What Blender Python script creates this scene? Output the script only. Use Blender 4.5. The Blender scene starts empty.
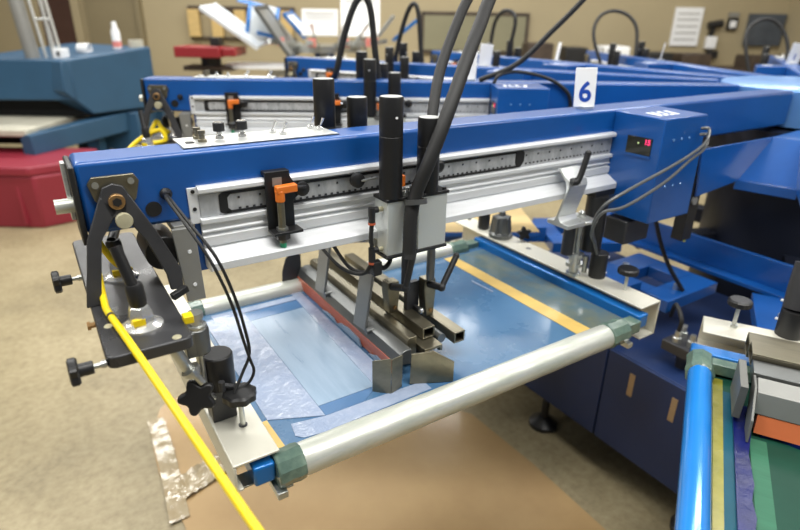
import bpy, bmesh, math, random
from mathutils import Vector, Matrix

random.seed(7)
scene = bpy.context.scene
COL = scene.collection

# ------------------------------------------------------------------ camera, world, lights, exposure
YAW, PITCH, ROLL = 0.5769183, 0.4118679, -0.0172623
CAM = Vector((-2.38285, -0.91146, 1.33806))
fw = Vector((math.sin(YAW) * math.cos(PITCH), math.cos(YAW) * math.cos(PITCH), -math.sin(PITCH)))
ri = Vector((math.cos(YAW), -math.sin(YAW), 0))
dn = fw.cross(ri)
r2 = ri * math.cos(ROLL) + dn * math.sin(ROLL)
d2 = fw.cross(r2)
cam_data = bpy.data.cameras.new('camera')
cam = bpy.data.objects.new('camera', cam_data)
COL.objects.link(cam)
cam.matrix_world = Matrix((
    (r2.x, -d2.x, -fw.x, CAM.x),
    (r2.y, -d2.y, -fw.y, CAM.y),
    (r2.z, -d2.z, -fw.z, CAM.z),
    (0, 0, 0, 1)))
cam_data.sensor_width = 36
cam_data.lens = 36 * 561.78 / 800
cam_data.clip_start = 0.02
cam_data.dof.use_dof = True
cam_data.dof.focus_distance = 0.93
cam_data.dof.aperture_fstop = 3.1
scene.camera = cam

world = bpy.data.worlds.new('workshop_ambient')
scene.world = world
world.use_nodes = True
world.node_tree.nodes['Background'].inputs[0].default_value = (0.93, 0.96, 1.0, 1)
world.node_tree.nodes['Background'].inputs[1].default_value = 0.17


def room(s, t, z):
    """Point in the workshop's own frame: s along the back wall, t towards it."""
    return Vector((CAM.x + s * math.cos(YAW) + t * math.sin(YAW), CAM.y - s * math.sin(YAW) + t * math.cos(YAW), z))


def ceiling_lamp(s, t, energy, sx=2.4, sy=0.35, z=3.3):
    ld = bpy.data.lights.new('fluorescent_lamp', 'AREA')
    ld.shape = 'RECTANGLE'
    ld.size, ld.size_y = sx, sy
    ld.energy = energy
    ld.color = (1.0, 0.985, 0.94)
    lo = bpy.data.objects.new('fluorescent_lamp', ld)
    COL.objects.link(lo)
    lo.location = room(s, t, z)
    lo.rotation_euler = (0, 0, -YAW)


for s, t, e in ((-2.6, 0.2, 70), (0.2, 0.2, 75), (2.9, 0.2, 60), (-2.6, 2.9, 70), (0.2, 2.9, 70), (2.9, 2.9, 60),
                (-2.6, 5.8, 90), (0.2, 5.8, 90), (2.9, 5.8, 60)):
    ceiling_lamp(s, t, e * 1.18)

scene.view_settings.view_transform = 'Standard'
scene.view_settings.look = 'None'
scene.view_settings.gamma = 1.0
scene.view_settings.exposure = -0.27
scene.view_settings.use_curve_mapping = False


# ------------------------------------------------------------------ materials
def srgb(r, g, b):
    def f(c):
        c /= 255.0
        return c / 12.92 if c <= 0.04045 else ((c + 0.055) / 1.055) ** 2.4
    return (f(r), f(g), f(b), 1)


def mat(name, rgb, rough=0.5, metal=0.0, coat=0.0, var=0.0, scale=8.0, bump=0.0, bscale=60.0, rvar=0.0, emit=0.0, rgb2=None, alpha=1.0, stretch=None, aniso=0.0, spec=0.5):
    m = bpy.data.materials.new(name)
    m.use_nodes = True
    nt = m.node_tree
    b = nt.nodes['Principled BSDF']
    c = srgb(*rgb)
    b.inputs['Base Color'].default_value = c
    b.inputs['Roughness'].default_value = rough
    b.inputs['Metallic'].default_value = metal
    b.inputs['Coat Weight'].default_value = coat
    b.inputs['Coat Roughness'].default_value = 0.12
    b.inputs['Alpha'].default_value = alpha
    b.inputs['Specular IOR Level'].default_value = spec
    if emit:
        b.inputs['Emission Color'].default_value = c
        b.inputs['Emission Strength'].default_value = emit
    tc = nt.nodes.new('ShaderNodeTexCoord')
    src = tc.outputs['Object']
    if stretch:
        mp = nt.nodes.new('ShaderNodeMapping')
        mp.inputs['Scale'].default_value = stretch
        nt.links.new(src, mp.inputs['Vector'])
        src = mp.outputs['Vector']
    if var or rgb2 or rvar:
        n = nt.nodes.new('ShaderNodeTexNoise')
        n.inputs['Scale'].default_value = scale
        n.inputs['Detail'].default_value = 5
        n.inputs['Roughness'].default_value = 0.6
        nt.links.new(src, n.inputs['Vector'])
        if var or rgb2:
            cr = nt.nodes.new('ShaderNodeValToRGB')
            c2 = srgb(*rgb2) if rgb2 else c
            v = var if not rgb2 else 0
            cr.color_ramp.elements[0].position = 0.32
            cr.color_ramp.elements[1].position = 0.68
            cr.color_ramp.elements[0].color = (c[0] * (1 - v), c[1] * (1 - v), c[2] * (1 - v), 1)
            cr.color_ramp.elements[1].color = (min(1, c2[0] * (1 + v)), min(1, c2[1] * (1 + v)), min(1, c2[2] * (1 + v)), 1)
            nt.links.new(n.outputs['Fac'], cr.inputs['Fac'])
            nt.links.new(cr.outputs['Color'], b.inputs['Base Color'])
        if rvar:
            mr = nt.nodes.new('ShaderNodeMapRange')
            mr.inputs['From Min'].default_value = 0.3
            mr.inputs['From Max'].default_value = 0.7
            mr.inputs['To Min'].default_value = max(0.03, rough - rvar)
            mr.inputs['To Max'].default_value = min(1, rough + rvar)
            nt.links.new(n.outputs['Fac'], mr.inputs['Value'])
            nt.links.new(mr.outputs['Result'], b.inputs['Roughness'])
    if bump:
        n2 = nt.nodes.new('ShaderNodeTexNoise')
        n2.inputs['Scale'].default_value = bscale
        n2.inputs['Detail'].default_value = 4
        nt.links.new(src, n2.inputs['Vector'])
        bp = nt.nodes.new('ShaderNodeBump')
        bp.inputs['Strength'].default_value = bump
        bp.inputs['Distance'].default_value = 0.004
        nt.links.new(n2.outputs['Fac'], bp.inputs['Height'])
        nt.links.new(bp.outputs['Normal'], b.inputs['Normal'])
    return m


M = dict(
    blue=mat('blue_powder_coat', (12, 82, 158), 0.36, 0, 0.45, var=0.10, scale=5, bump=0.03, bscale=240),
    navy=mat('darker_greyer_blue', (30, 52, 98), 0.5, 0, 0.1, var=0.08, scale=4),  # a darker, greyer blue than the powder coat
    teal=mat('dryer_teal_paint', (44, 82, 112), 0.5, 0, 0.1, var=0.10, scale=3),
    alu=mat('brushed_aluminium', (222, 224, 222), 0.38, 0.75, var=0.06, scale=30, stretch=(1, 12, 12), rvar=0.08),
    rail=mat('clear_anodised_aluminium', (232, 234, 236), 0.46, 0.28, var=0.05, scale=14, stretch=(0.6, 8, 8)),
    ruler=mat('scuffed_rail_web', (204, 206, 208), 0.5, 0.2, scale=46, rgb2=(158, 161, 164), stretch=(1, 1, 0.35)),
    chan=mat('channel_aluminium', (226, 223, 208), 0.45, 0.35, var=0.05, scale=10),
    roller=mat('worn_roller_aluminium', (228, 228, 220), 0.4, 0.45, scale=22, rgb2=(198, 203, 190), stretch=(0.5, 2, 2), rvar=0.12, bump=0.15, bscale=40),
    steel=mat('machined_steel', (120, 122, 121), 0.38, 0.8, var=0.10, scale=12),
    nickel=mat('warm_nickel_plate', (132, 126, 108), 0.34, 0.85, var=0.12, scale=10, stretch=(6, 1, 6)),
    chrome=mat('polished_chrome', (226, 226, 224), 0.24, 0.75),
    zinc=mat('zinc_plated_hardware', (196, 198, 194), 0.3, 0.85, var=0.15, scale=40),
    brass=mat('dull_brass', (172, 136, 92), 0.38, 0.8, var=0.12, scale=30),
    cream=mat('tarnished_cream_cap', (192, 186, 156), 0.45, 0.3, var=0.1, scale=40),
    gunmetal=mat('gunmetal_casting', (70, 70, 72), 0.4, 0.4, var=0.12, scale=14, rvar=0.1),
    plate=mat('dark_anodised_plate', (66, 66, 68), 0.32, 0.35, var=0.14, scale=9, rvar=0.1),
    grey=mat('grey_painted_steel', (150, 150, 146), 0.45, 0.4, var=0.06, scale=10),
    block=mat('pale_valve_block', (212, 216, 212), 0.4, 0.35, var=0.03, scale=6),
    black=mat('black_plastic', (34, 34, 35), 0.42, 0, var=0.15, scale=20),
    satin=mat('satin_black_anodised', (36, 36, 37), 0.36, 0.2, var=0.08, scale=30),
    captop=mat('pale_cylinder_cap', (188, 190, 188), 0.4, 0.4),
    rubber=mat('black_rubber_hose', (30, 30, 30), 0.55, 0, var=0.1, scale=40),
    clear=mat('smoky_air_line', (96, 98, 98), 0.3, 0, var=0.1, scale=20),
    yellow=mat('yellow_air_hose', (244, 214, 22), 0.38, 0, var=0.05, scale=16),
    orange=mat('orange_plug', (232, 122, 40), 0.45, 0, var=0.06, scale=20),
    green=mat('green_sensor_tip', (54, 172, 130), 0.35),
    blade=mat('orange_red_polyurethane', (190, 92, 58), 0.4, 0, var=0.10, scale=12),
    blade2=mat('salmon_polyurethane', (214, 116, 70), 0.4, 0, var=0.06, scale=12),
    mesh=mat('emulsion_mesh', (62, 100, 138), 0.26, 0.0, 0.35, scale=5, rgb2=(78, 118, 154), rvar=0.08),
    stencil=mat('bare_stencil_mesh', (128, 152, 176), 0.32, 0, 0.2, scale=5, rgb2=(146, 168, 190), rvar=0.06, stretch=(9, 1.2, 1)),
    darkmesh=mat('dark_blue_mesh', (72, 112, 156), 0.3, 0, 0.3, var=0.08, scale=14),
    tape=mat('lilac_packing_tape', (160, 172, 194), 0.2, 0, 0.3, scale=26, rgb2=(138, 154, 182), bump=1.0, bscale=34, rvar=0.1),
    ytape=mat('yellow_masking_tape', (216, 182, 102), 0.45, 0, 0.1, var=0.10, scale=16),
    gtape=mat('green_grey_tape_wrap', (112, 134, 118), 0.25, 0.0, 0.4, scale=28, rgb2=(76, 100, 92), bump=0.5, bscale=50),
    film=mat('smoky_blue_tape_film', (76, 108, 124), 0.22, 0, 0.5, scale=16, rgb2=(112, 118, 104), bump=0.3, bscale=40),
    anod=mat('blue_anodised_bar', (18, 112, 190), 0.3, 0.3, 0.4, var=0.06, scale=6),
    skyblue=mat('bright_blue_roller', (40, 138, 226), 0.14, 0.2, 0.6, var=0.04, scale=8),
    olive=mat('olive_yellow_tape', (132, 130, 46), 0.35, 0, 0.1, spec=0.3, scale=22, rgb2=(160, 152, 72), bump=0.4, bscale=50),
    ink=mat('navy_plastisol_ink', (20, 30, 100), 0.3, 0, 0.0, spec=0.3, scale=18, rgb2=(12, 22, 72), bump=0.4, bscale=30),
    tealmesh=mat('teal_mesh', (14, 78, 96), 0.45, 0, 0.0, spec=0.25, var=0.1, scale=12),
    greenmesh=mat('green_emulsion', (28, 76, 60), 0.5, 0, 0.0, spec=0.2, scale=5, rgb2=(20, 60, 48)),
    greenlight=mat('pale_green_emulsion', (56, 108, 84), 0.5, 0, 0.0, spec=0.2, var=0.1, scale=9, stretch=(10, 1, 1)),
    white=mat('white_plastic_card', (244, 245, 246), 0.4),
    print_blue=mat('printed_blue', (26, 74, 170), 0.4),
    lettering=mat('white_letters_and_glare', (238, 242, 250), 0.4),
    display=mat('dark_display_window', (40, 40, 30), 0.15, 0, 0.5, var=0.2, scale=30),
    led=mat('red_led_digit', (255, 60, 120), 0.4, emit=0.9),
    ledspot=mat('small_green_led', (196, 214, 150), 0.4, emit=0.7),
    sticker=mat('yellow_sticker', (222, 224, 60), 0.5),
    brasslabel=mat('tan_label', (178, 152, 118), 0.5, 0.1, var=0.05, scale=30),
    tan=mat('tan_platen_tape', (212, 186, 132), 0.6, 0, var=0.06, scale=10),
    paper=mat('brown_kraft_board', (190, 158, 108), 0.5, 0, 0.12, scale=3.0, rgb2=(174, 142, 96), bump=0.1, bscale=5, rvar=0.08),
    plasticwrap=mat('crinkled_clear_wrap', (188, 174, 146), 0.14, 0, 0.5, scale=20, rgb2=(170, 152, 120), bump=0.9, bscale=26),
    red=mat('maroon_tote_plastic', (146, 44, 60), 0.45, 0, var=0.05, scale=4),
    guard=mat('dull_grey_guard', (112, 112, 108), 0.5, 0.3, var=0.1, scale=14),
    redpaint=mat('dark_red_paint', (148, 40, 46), 0.4, 0, 0.1, var=0.06, scale=4),
    belt=mat('pale_conveyor_belt', (206, 202, 184), 0.6, 0, scale=6, rgb2=(176, 172, 156)),
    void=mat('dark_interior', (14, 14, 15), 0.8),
    doorp=mat('dark_brown_door', (74, 50, 42), 0.5, 0, var=0.1, scale=3),
    paleb=mat('reflection_paled_blue', (96, 146, 206), 0.35, 0.1, 0.3, var=0.06, scale=4),  # hub plate's blue, lightened to carry the light it reflects
    wood=mat('tan_wood', (206, 176, 116), 0.6, 0, var=0.12, scale=6, stretch=(1, 1, 8)),
    glass=mat('dark_window_glass', (58, 66, 78), 0.12, 0, 0.5, scale=3, rgb2=(86, 94, 104)),
    boardgreen=mat('grey_green_board', (134, 130, 104), 0.6, 0, var=0.05, scale=3),
    screenwhite=mat('white_mesh_screen', (248, 249, 248), 0.5, 0, var=0.03, scale=5),
    glassy=mat('pale_glassy_mesh', (226, 232, 236), 0.3, 0, 0.2, var=0.08, scale=6),
    pink=mat('salmon_pink_plastic', (232, 140, 132), 0.45),
    darkstuff=mat('dark_brown_clutter', (66, 54, 44), 0.6, 0, var=0.3, scale=10),
)


def floor_material():
    m = bpy.data.materials.new('stained_concrete')
    m.use_nodes = True
    nt = m.node_tree
    b = nt.nodes['Principled BSDF']
    tc = nt.nodes.new('ShaderNodeTexCoord')

    def noise(scale, detail):
        n = nt.nodes.new('ShaderNodeTexNoise')
        n.inputs['Scale'].default_value = scale
        n.inputs['Detail'].default_value = detail
        n.inputs['Roughness'].default_value = 0.65
        nt.links.new(tc.outputs['Object'], n.inputs['Vector'])
        return n

    def ramp(n, stops):
        cr = nt.nodes.new('ShaderNodeValToRGB')
        e = cr.color_ramp.elements
        e[0].position, e[0].color = stops[0]
        e[1].position, e[1].color = stops[-1]
        for p, c in stops[1:-1]:
            x = e.new(p)
            x.color = c
        nt.links.new(n.outputs['Fac'], cr.inputs['Fac'])
        return cr
    a = ramp(noise(2.6, 8), [(0.30, srgb(128, 116, 90)), (0.5, srgb(156, 142, 110)), (0.7, srgb(176, 162, 130))])
    c = ramp(noise(38, 5), [(0.32, srgb(104, 92, 68)), (0.5, srgb(160, 148, 116)), (0.7, srgb(192, 182, 150))])
    mx = nt.nodes.new('ShaderNodeMix')
    mx.data_type = 'RGBA'
    mx.inputs['Factor'].default_value = 0.30
    nt.links.new(a.outputs['Color'], mx.inputs[6])
    nt.links.new(c.outputs['Color'], mx.inputs[7])
    nt.links.new(mx.outputs[2], b.inputs['Base Color'])
    b.inputs['Roughness'].default_value = 0.45
    return m


def wall_material():
    return mat('tan_wall_paint', (172, 158, 126), 0.7, 0, var=0.04, scale=1.5)


M['hubdark'] = mat('hub_painted_shade', (18, 24, 40), 0.5, 0, var=0.1, scale=4)  # shade beneath the hub skirt is put into this near-black blue
M['floor'] = floor_material()
M['wall'] = wall_material()


# ------------------------------------------------------------------ mesh building
class MB:
    """Collects shapes and links them as ONE mesh object."""

    def __init__(self):
        self.bm = bmesh.new()

    def face(self, vs):
        try:
            self.bm.faces.new(vs)
        except ValueError:
            pass

    def box(self, x0, x1, y0, y1, z0, z1, mtx=None):
        p = [Vector((x, y, z)) for x in (x0, x1) for y in (y0, y1) for z in (z0, z1)]
        if mtx is not None:
            p = [mtx @ q for q in p]
        v = [self.bm.verts.new(q) for q in p]
        for f in ((0, 1, 3, 2), (4, 6, 7, 5), (0, 4, 5, 1), (2, 3, 7, 6), (0, 2, 6, 4), (1, 5, 7, 3)):
            self.face([v[i] for i in f])
        return self

    def obox(self, c, dims, ux, uy):
        """Box of the given dims about c, with local x along ux and local y near uy."""
        ux = Vector(ux).normalized()
        uz = ux.cross(Vector(uy)).normalized()
        uy = uz.cross(ux)
        m = Matrix(((ux.x, uy.x, uz.x, c[0]), (ux.y, uy.y, uz.y, c[1]), (ux.z, uy.z, uz.z, c[2]), (0, 0, 0, 1)))
        a, b, d = dims
        return self.box(-a / 2, a / 2, -b / 2, b / 2, -d / 2, d / 2, m)

    def bar(self, p0, p1, w, d, up=(0, 0, 1)):
        p0, p1 = Vector(p0), Vector(p1)
        return self.obox((p0 + p1) / 2, ((p1 - p0).length, w, d), p1 - p0, Vector(up).cross(p1 - p0))

    def cyl(self, p0, p1, r, n=24, rb=None):
        return self.lathe(p0, Vector(p1) - Vector(p0), [(0, 0), (r, 0), (r if rb is None else rb, 1), (0, 1)], n, True)

    def lathe(self, base, axis, prof, n=24, unit=False):
        base, axis = Vector(base), Vector(axis)
        L = axis.length if unit else 1.0
        a = axis.normalized()
        t = Vector((1, 0, 0)) if abs(a.x) < 0.8 else Vector((0, 1, 0))
        u = a.cross(t).normalized()
        w = a.cross(u)
        rings = []
        for r, h in prof:
            if r < 1e-7:
                rings.append([self.bm.verts.new(base + a * h * L)])
            else:
                rings.append([self.bm.verts.new(base + a * h * L + (u * math.cos(k * 2 * math.pi / n) + w * math.sin(k * 2 * math.pi / n)) * r) for k in range(n)])
        for A, B in zip(rings, rings[1:]):
            for k in range(n):
                k2 = (k + 1) % n
                if len(A) == 1 and len(B) == 1:
                    break
                if len(A) == 1:
                    self.face([A[0], B[k2], B[k]])
                elif len(B) == 1:
                    self.face([A[k], A[k2], B[0]])
                else:
                    self.face([A[k], A[k2], B[k2], B[k]])
        return self

    def pipe(self, pts, r, n=12, sub=6, ripple=0.0):
        P = [Vector(p) for p in pts]
        path = []
        if sub > 1 and len(P) > 2:
            Q = [P[0] * 2 - P[1]] + P + [P[-1] * 2 - P[-2]]
            for i in range(1, len(Q) - 2):
                a, b, c, d = Q[i - 1:i + 3]
                for k in range(sub):
                    t = k / sub
                    path.append(0.5 * ((2 * b) + (c - a) * t + (2 * a - 5 * b + 4 * c - d) * t * t + (3 * b - a - 3 * c + d) * t ** 3))
            path.append(P[-1])
        else:
            path = P
        rings = []
        prev = None
        for i, p in enumerate(path):
            t = (path[min(i + 1, len(path) - 1)] - path[max(i - 1, 0)]).normalized()
            if prev is None:
                ref = Vector((0, 0, 1)) if abs(t.z) < 0.9 else Vector((1, 0, 0))
                u = (ref - t * ref.dot(t)).normalized()
            else:
                u = (prev - t * prev.dot(t)).normalized()
            prev = u
            w = t.cross(u)
            rr = r * (1 + ripple * (1 if i % 2 else -1))
            rings.append([self.bm.verts.new(p + (u * math.cos(k * 2 * math.pi / n) + w * math.sin(k * 2 * math.pi / n)) * rr) for k in range(n)])
        for A, B in zip(rings, rings[1:]):
            for k in range(n):
                self.face([A[k], A[(k + 1) % n], B[(k + 1) % n], B[k]])
        self.face(rings[0][::-1])
        self.face(rings[-1])
        return self

    def ext(self, poly, axis, a0, a1):
        """Extrude a 2D outline: axis 'x' takes (y, z), 'y' takes (x, z), 'z' takes (x, y)."""
        def P(p, a):
            return {'x': (a, p[0], p[1]), 'y': (p[0], a, p[1]), 'z': (p[0], p[1], a)}[axis]
        A = [self.bm.verts.new(P(p, a0)) for p in poly]
        B = [self.bm.verts.new(P(p, a1)) for p in poly]
        self.face(A[::-1])
        self.face(B)
        n = len(poly)
        for k in range(n):
            self.face([A[k], A[(k + 1) % n], B[(k + 1) % n], B[k]])
        return self

    def slab(self, poly, thick):
        """A flat plate whose outline is a 3D polygon, thickened along its normal."""
        P = [Vector(p) for p in poly]
        nrm = (P[1] - P[0]).cross(P[2] - P[0]).normalized() * thick
        A = [self.bm.verts.new(p) for p in P]
        B = [self.bm.verts.new(p + nrm) for p in P]
        self.face(A[::-1])
        self.face(B)
        for k in range(len(P)):
            self.face([A[k], A[(k + 1) % len(P)], B[(k + 1) % len(P)], B[k]])
        return self

    def ball(self, c, r, n=16):
        k = 9
        return self.lathe((c[0], c[1], c[2] - r), (0, 0, 1), [(r * math.sin(math.pi * i / k), r - r * math.cos(math.pi * i / k)) for i in range(k + 1)], n)

    def frame(self, x0, x1, y0, y1, z0, z1, w):
        """Rectangular ring lying flat (hole through z)."""
        self.box(x0, x1, y0, y0 + w, z0, z1)
        self.box(x0, x1, y1 - w, y1, z0, z1)
        self.box(x0, x0 + w, y0 + w, y1 - w, z0, z1)
        self.box(x1 - w, x1, y0 + w, y1 - w, z0, z1)
        return self

    def build(self, name, m, parent=None, bev=0.0, label=None, kind=None):
        bmesh.ops.recalc_face_normals(self.bm, faces=self.bm.faces)
        me = bpy.data.meshes.new(name)
        if parent is not None:
            root = parent
            while root.parent is not None:
                root = root.parent
            inv = Vector(root.get('_base', root.location))
            bmesh.ops.translate(self.bm, verts=self.bm.verts, vec=-inv)
        self.bm.to_mesh(me)
        self.bm.free()
        for p in me.polygons:
            p.use_smooth = True
        me.set_sharp_from_angle(angle=math.radians(32))
        me.materials.append(m)
        o = bpy.data.objects.new(name, me)
        COL.objects.link(o)
        if parent is not None:
            o.parent = parent
        if bev:
            bv = o.modifiers.new('edge', 'BEVEL')
            bv.width = bev
            bv.segments = 2
            bv.limit_method = 'ANGLE'
            bv.angle_limit = math.radians(40)
        if label:
            o['label'] = label
        if kind:
            o['kind'] = kind
        return o


STATION = [0.0]  # turn about the carousel's axis of the station being built


def thing(name, label, cat, loc, group=None):
    o = bpy.data.objects.new(name, None)
    o.empty_display_size = 0.05
    COL.objects.link(o)
    a = STATION[0]
    rz = Matrix.Rotation(a, 3, 'Z')
    o.location = rz @ Vector(loc)
    o.rotation_euler = (0, 0, a)
    o['_base'] = tuple(loc)
    o['label'] = label
    o['category'] = cat
    if group:
        o['group'] = group
    ALL.append(o)
    return o


ALL = []


def tag(o, label, cat, group=None):
    o['label'] = label
    o['category'] = cat
    if group:
        o['group'] = group
    return o


def turn(o, a):
    """Place a top-level object copied from the first station at the station turned by a."""
    rz = Matrix.Rotation(a, 3, 'Z')
    o.location = rz @ o.location
    o.rotation_euler.z += a


def copy_tree(src, a, label):
    c = src.copy()
    COL.objects.link(c)
    turn(c, a)
    c['label'] = label
    for ch in list(src.children):
        k = ch.copy()
        COL.objects.link(k)
        k.parent = c
        for g in list(ch.children):
            kk = g.copy()
            COL.objects.link(kk)
            kk.parent = k
    return c


def text_mesh(name, body, size, m, parent, origin, ux, uy, depth=0.0008, bold=0.0, label=None):
    cu = bpy.data.curves.new(name, 'FONT')
    cu.body = body
    cu.size = size
    cu.extrude = depth
    cu.offset = bold
    cu.align_x = 'CENTER'
    cu.align_y = 'CENTER'
    tmp = bpy.data.objects.new(name, cu)
    COL.objects.link(tmp)
    dg = bpy.context.evaluated_depsgraph_get()
    me = bpy.data.meshes.new_from_object(tmp.evaluated_get(dg))
    bpy.data.objects.remove(tmp)
    ux, uy = Vector(ux).normalized(), Vector(uy).normalized()
    uz = ux.cross(uy)
    root = parent
    while root.parent is not None:
        root = root.parent
    base = Vector(root['_base'])
    o_ = Vector(origin) - base
    me.transform(Matrix(((ux.x, uy.x, uz.x, o_.x), (ux.y, uy.y, uz.y, o_.y), (ux.z, uy.z, uz.z, o_.z), (0, 0, 0, 1))))
    me.materials.clear()
    me.materials.append(m)
    o = bpy.data.objects.new(name, me)
    COL.objects.link(o)
    o.parent = parent
    if label:
        o['label'] = label
    return o


def struct(name, mb, m):
    o = mb.build(name, m)
    o['kind'] = 'structure'
    return o


# ------------------------------------------------------------------ setting
def room_box(mb, s0, s1, t0, t1, z0, z1):
    p = [room(s, t, z) for s in (s0, s1) for t in (t0, t1) for z in (z0, z1)]
    v = [mb.bm.verts.new(q) for q in p]
    for f in ((0, 1, 3, 2), (4, 6, 7, 5), (0, 4, 5, 1), (2, 3, 7, 6), (0, 2, 6, 4), (1, 5, 7, 3)):
        mb.face([v[i] for i in f])
    return mb


struct('floor', room_box(MB(), -6.5, 5.0, -2.5, 8.0, -0.06, 0.0), M['floor'])
struct('wall_back', room_box(MB(), -6.5, 5.0, 8.0, 8.12, 0.0, 3.6), M['wall'])
struct('wall_right', room_box(MB(), 4.95, 5.07, 2.0, 8.0, 0.0, 3.6), M['wall'])
struct('wall_left', room_box(MB(), -6.62, -6.5, 2.0, 8.12, 0.0, 3.6), M['wall'])
struct('door_1', room_box(MB(), -4.72, -4.30, 7.95, 8.0, 0.0, 2.1), M['doorp'])
M['olive_door'] = mat('olive_roller_door', (136, 124, 96), 0.6, 0, var=0.06, scale=2)
struct('door_2', room_box(room_box(MB(), -4.12, -3.46, 7.94, 8.0, 0.0, 2.4), -3.46, -3.40, 7.90, 8.0, 0.0, 2.45), M['olive_door'])
struct('trim_1', room_box(room_box(MB(), -4.80, -4.72, 7.93, 8.0, 0.0, 2.18), -4.30, -4.20, 7.93, 8.0, 0.0, 2.18), M['wall'])


# ------------------------------------------------------------------ machine core (carousel)
def polar(r, deg, z):
    a = math.radians(180 - deg)
    return Vector((r * math.cos(a), r * math.sin(a), z))


def ring_mesh(mb, r0, r1, z0, z1, n=48):
    A = []
    for k in range(n):
        d = k * 360 / n
        A.append([mb.bm.verts.new(polar(r, d, z)) for r, z in ((r0, z0), (r1, z0), (r1, z1), (r0, z1))])
    for k in range(n):
        B = A[(k + 1) % n]
        for j in range(4):
            mb.face([A[k][j], A[k][(j + 1) % 4], B[(j + 1) % 4], B[j]])
    return mb


core = thing('carousel_hub', 'blue hub housing and round base ring where the print arms meet', 'machine base', (0, 0, 0))
mb = MB()
mb.cyl((0, 0, 0.0), (0, 0, 0.9), 0.30, 40)
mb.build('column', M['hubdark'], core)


def spin(p, deg):
    return Matrix.Rotation(math.radians(deg), 3, 'Z') @ Vector(p)


for k in range(12):
    w_ = MB()
    C0, T0 = (-0.74, -0.12, 0.94), (-0.60, -0.12, 1.046)
    C1, T1 = spin((-0.74, 0.12, 0.94), 30), spin((-0.60, 0.12, 1.046), 30)
    w_.slab([spin(p_, 30 * k) for p_ in (C0, C1, T1, T0)], -0.006)
    I0, I1 = (-0.36, -0.10, 1.046), spin((-0.36, 0.10, 1.046), 30)
    w_.slab([spin(p_, 30 * k) for p_ in (T0, T1, I1, I0)], -0.006)
    lo = lambda q: (q[0], q[1], q[2] - 0.028)
    w_.slab([spin(p_, 30 * k) for p_ in (C0, lo(C0), lo(C1), C1)], 0.006)
    w_.build('hub_wedge', M['blue'], core, 0.002)
    for sg in (-1, 1):
        g_ = MB().ext([(-0.955, 1.046), (-0.935, 0.918), (-0.74, 0.936), (-0.60, 1.046)], 'y', sg * 0.12, sg * 0.126)
        bmesh.ops.rotate(g_.bm, verts=g_.bm.verts, cent=(0, 0, 0), matrix=Matrix.Rotation(math.radians(30 * k), 3, 'Z'))
        g_.build('gusset', M['blue'], core, 0.001)
mb = MB()
mb.lathe((0, 0, 0.9), (0, 0, 1), [(0, 0), (0.42, 0), (0.42, 0.13), (0, 0.13)], 36)
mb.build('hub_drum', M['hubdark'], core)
mb = MB()
mb.lathe((0, 0, 1.04), (0, 0, 1), [(0, 0), (0.345, 0), (0.345, 0.108), (0.335, 0.113), (0, 0.115)], 48)
mb.build('hub_top_plate', M['paleb'], core, label='round blue top plate, paled by painted reflection')
for k in range(6):
    a60 = 60 * k
    mb = MB()
    pts_ = [(-0.615, 0.355, 0.615), (-0.60, 0.346, 0.615), (-0.60, -0.346, 0.615), (-0.615, -0.355, 0.615)]
    mb.ext([(p_[0], p_[1]) for p_ in pts_], 'z', 0.618, 0.700)
    mb.ext([(-0.655, 0.378), (-0.60, 0.346), (-0.60, -0.346), (-0.655, -0.378)], 'z', 0.606, 0.618)
    bmesh.ops.rotate(mb.bm, verts=mb.bm.verts, cent=(0, 0, 0), matrix=Matrix.Rotation(math.radians(a60), 3, 'Z'))
    mb.build('base_rail', M['blue'], core, 0.001)
for d in (0, 60, 120, 180, 240, 300):
    mb = MB()
    p0, p1 = polar(0.60, d + 30, 0.58), polar(0.25, d + 30, 0.58)
    mb.bar(p0, p1, 0.07, 0.06)
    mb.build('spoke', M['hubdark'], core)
mb = MB().box(-0.6165, -0.615, 0.050, 0.068, 0.668, 0.686)
mb.build('sticker', M['sticker'], core, label='small yellow square sticker')

# electrical cabinet at the foot of the press
cab = thing('base_cabinet', 'navy blue steel cabinet on levelling feet beneath the press, with two tan labels', 'cabinet', (-0.75, 0.1, 0))
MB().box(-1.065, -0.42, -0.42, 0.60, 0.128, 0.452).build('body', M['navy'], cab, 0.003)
for y0, y1, pn in ((-0.418, -0.052, 1), (-0.046, 0.598, 2)):
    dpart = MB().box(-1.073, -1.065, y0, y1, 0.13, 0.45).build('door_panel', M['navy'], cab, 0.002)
    if pn == 1:
        for yc in (-0.140, -0.273):
            MB().box(-1.0745, -1.073, yc - 0.0085, yc + 0.0085, 0.338, 0.412).build('label_plate', M['brasslabel'], dpart)
for x, y in ((-1.045, 0.175), (-1.03, -0.38), (-0.47, -0.38), (-0.47, 0.55)):
    f = MB()
    f.lathe((x, y, 0), (0, 0, 1), [(0, 0), (0.050, 0), (0.051, 0.016), (0.026, 0.034), (0.013, 0.038), (0.013, 0.13), (0, 0.13)], 20)
    f.build('levelling_foot', M['black'], cab)


# ------------------------------------------------------------------ print arm (station 1 lies along the -x axis)
FACE = -0.0394


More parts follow.
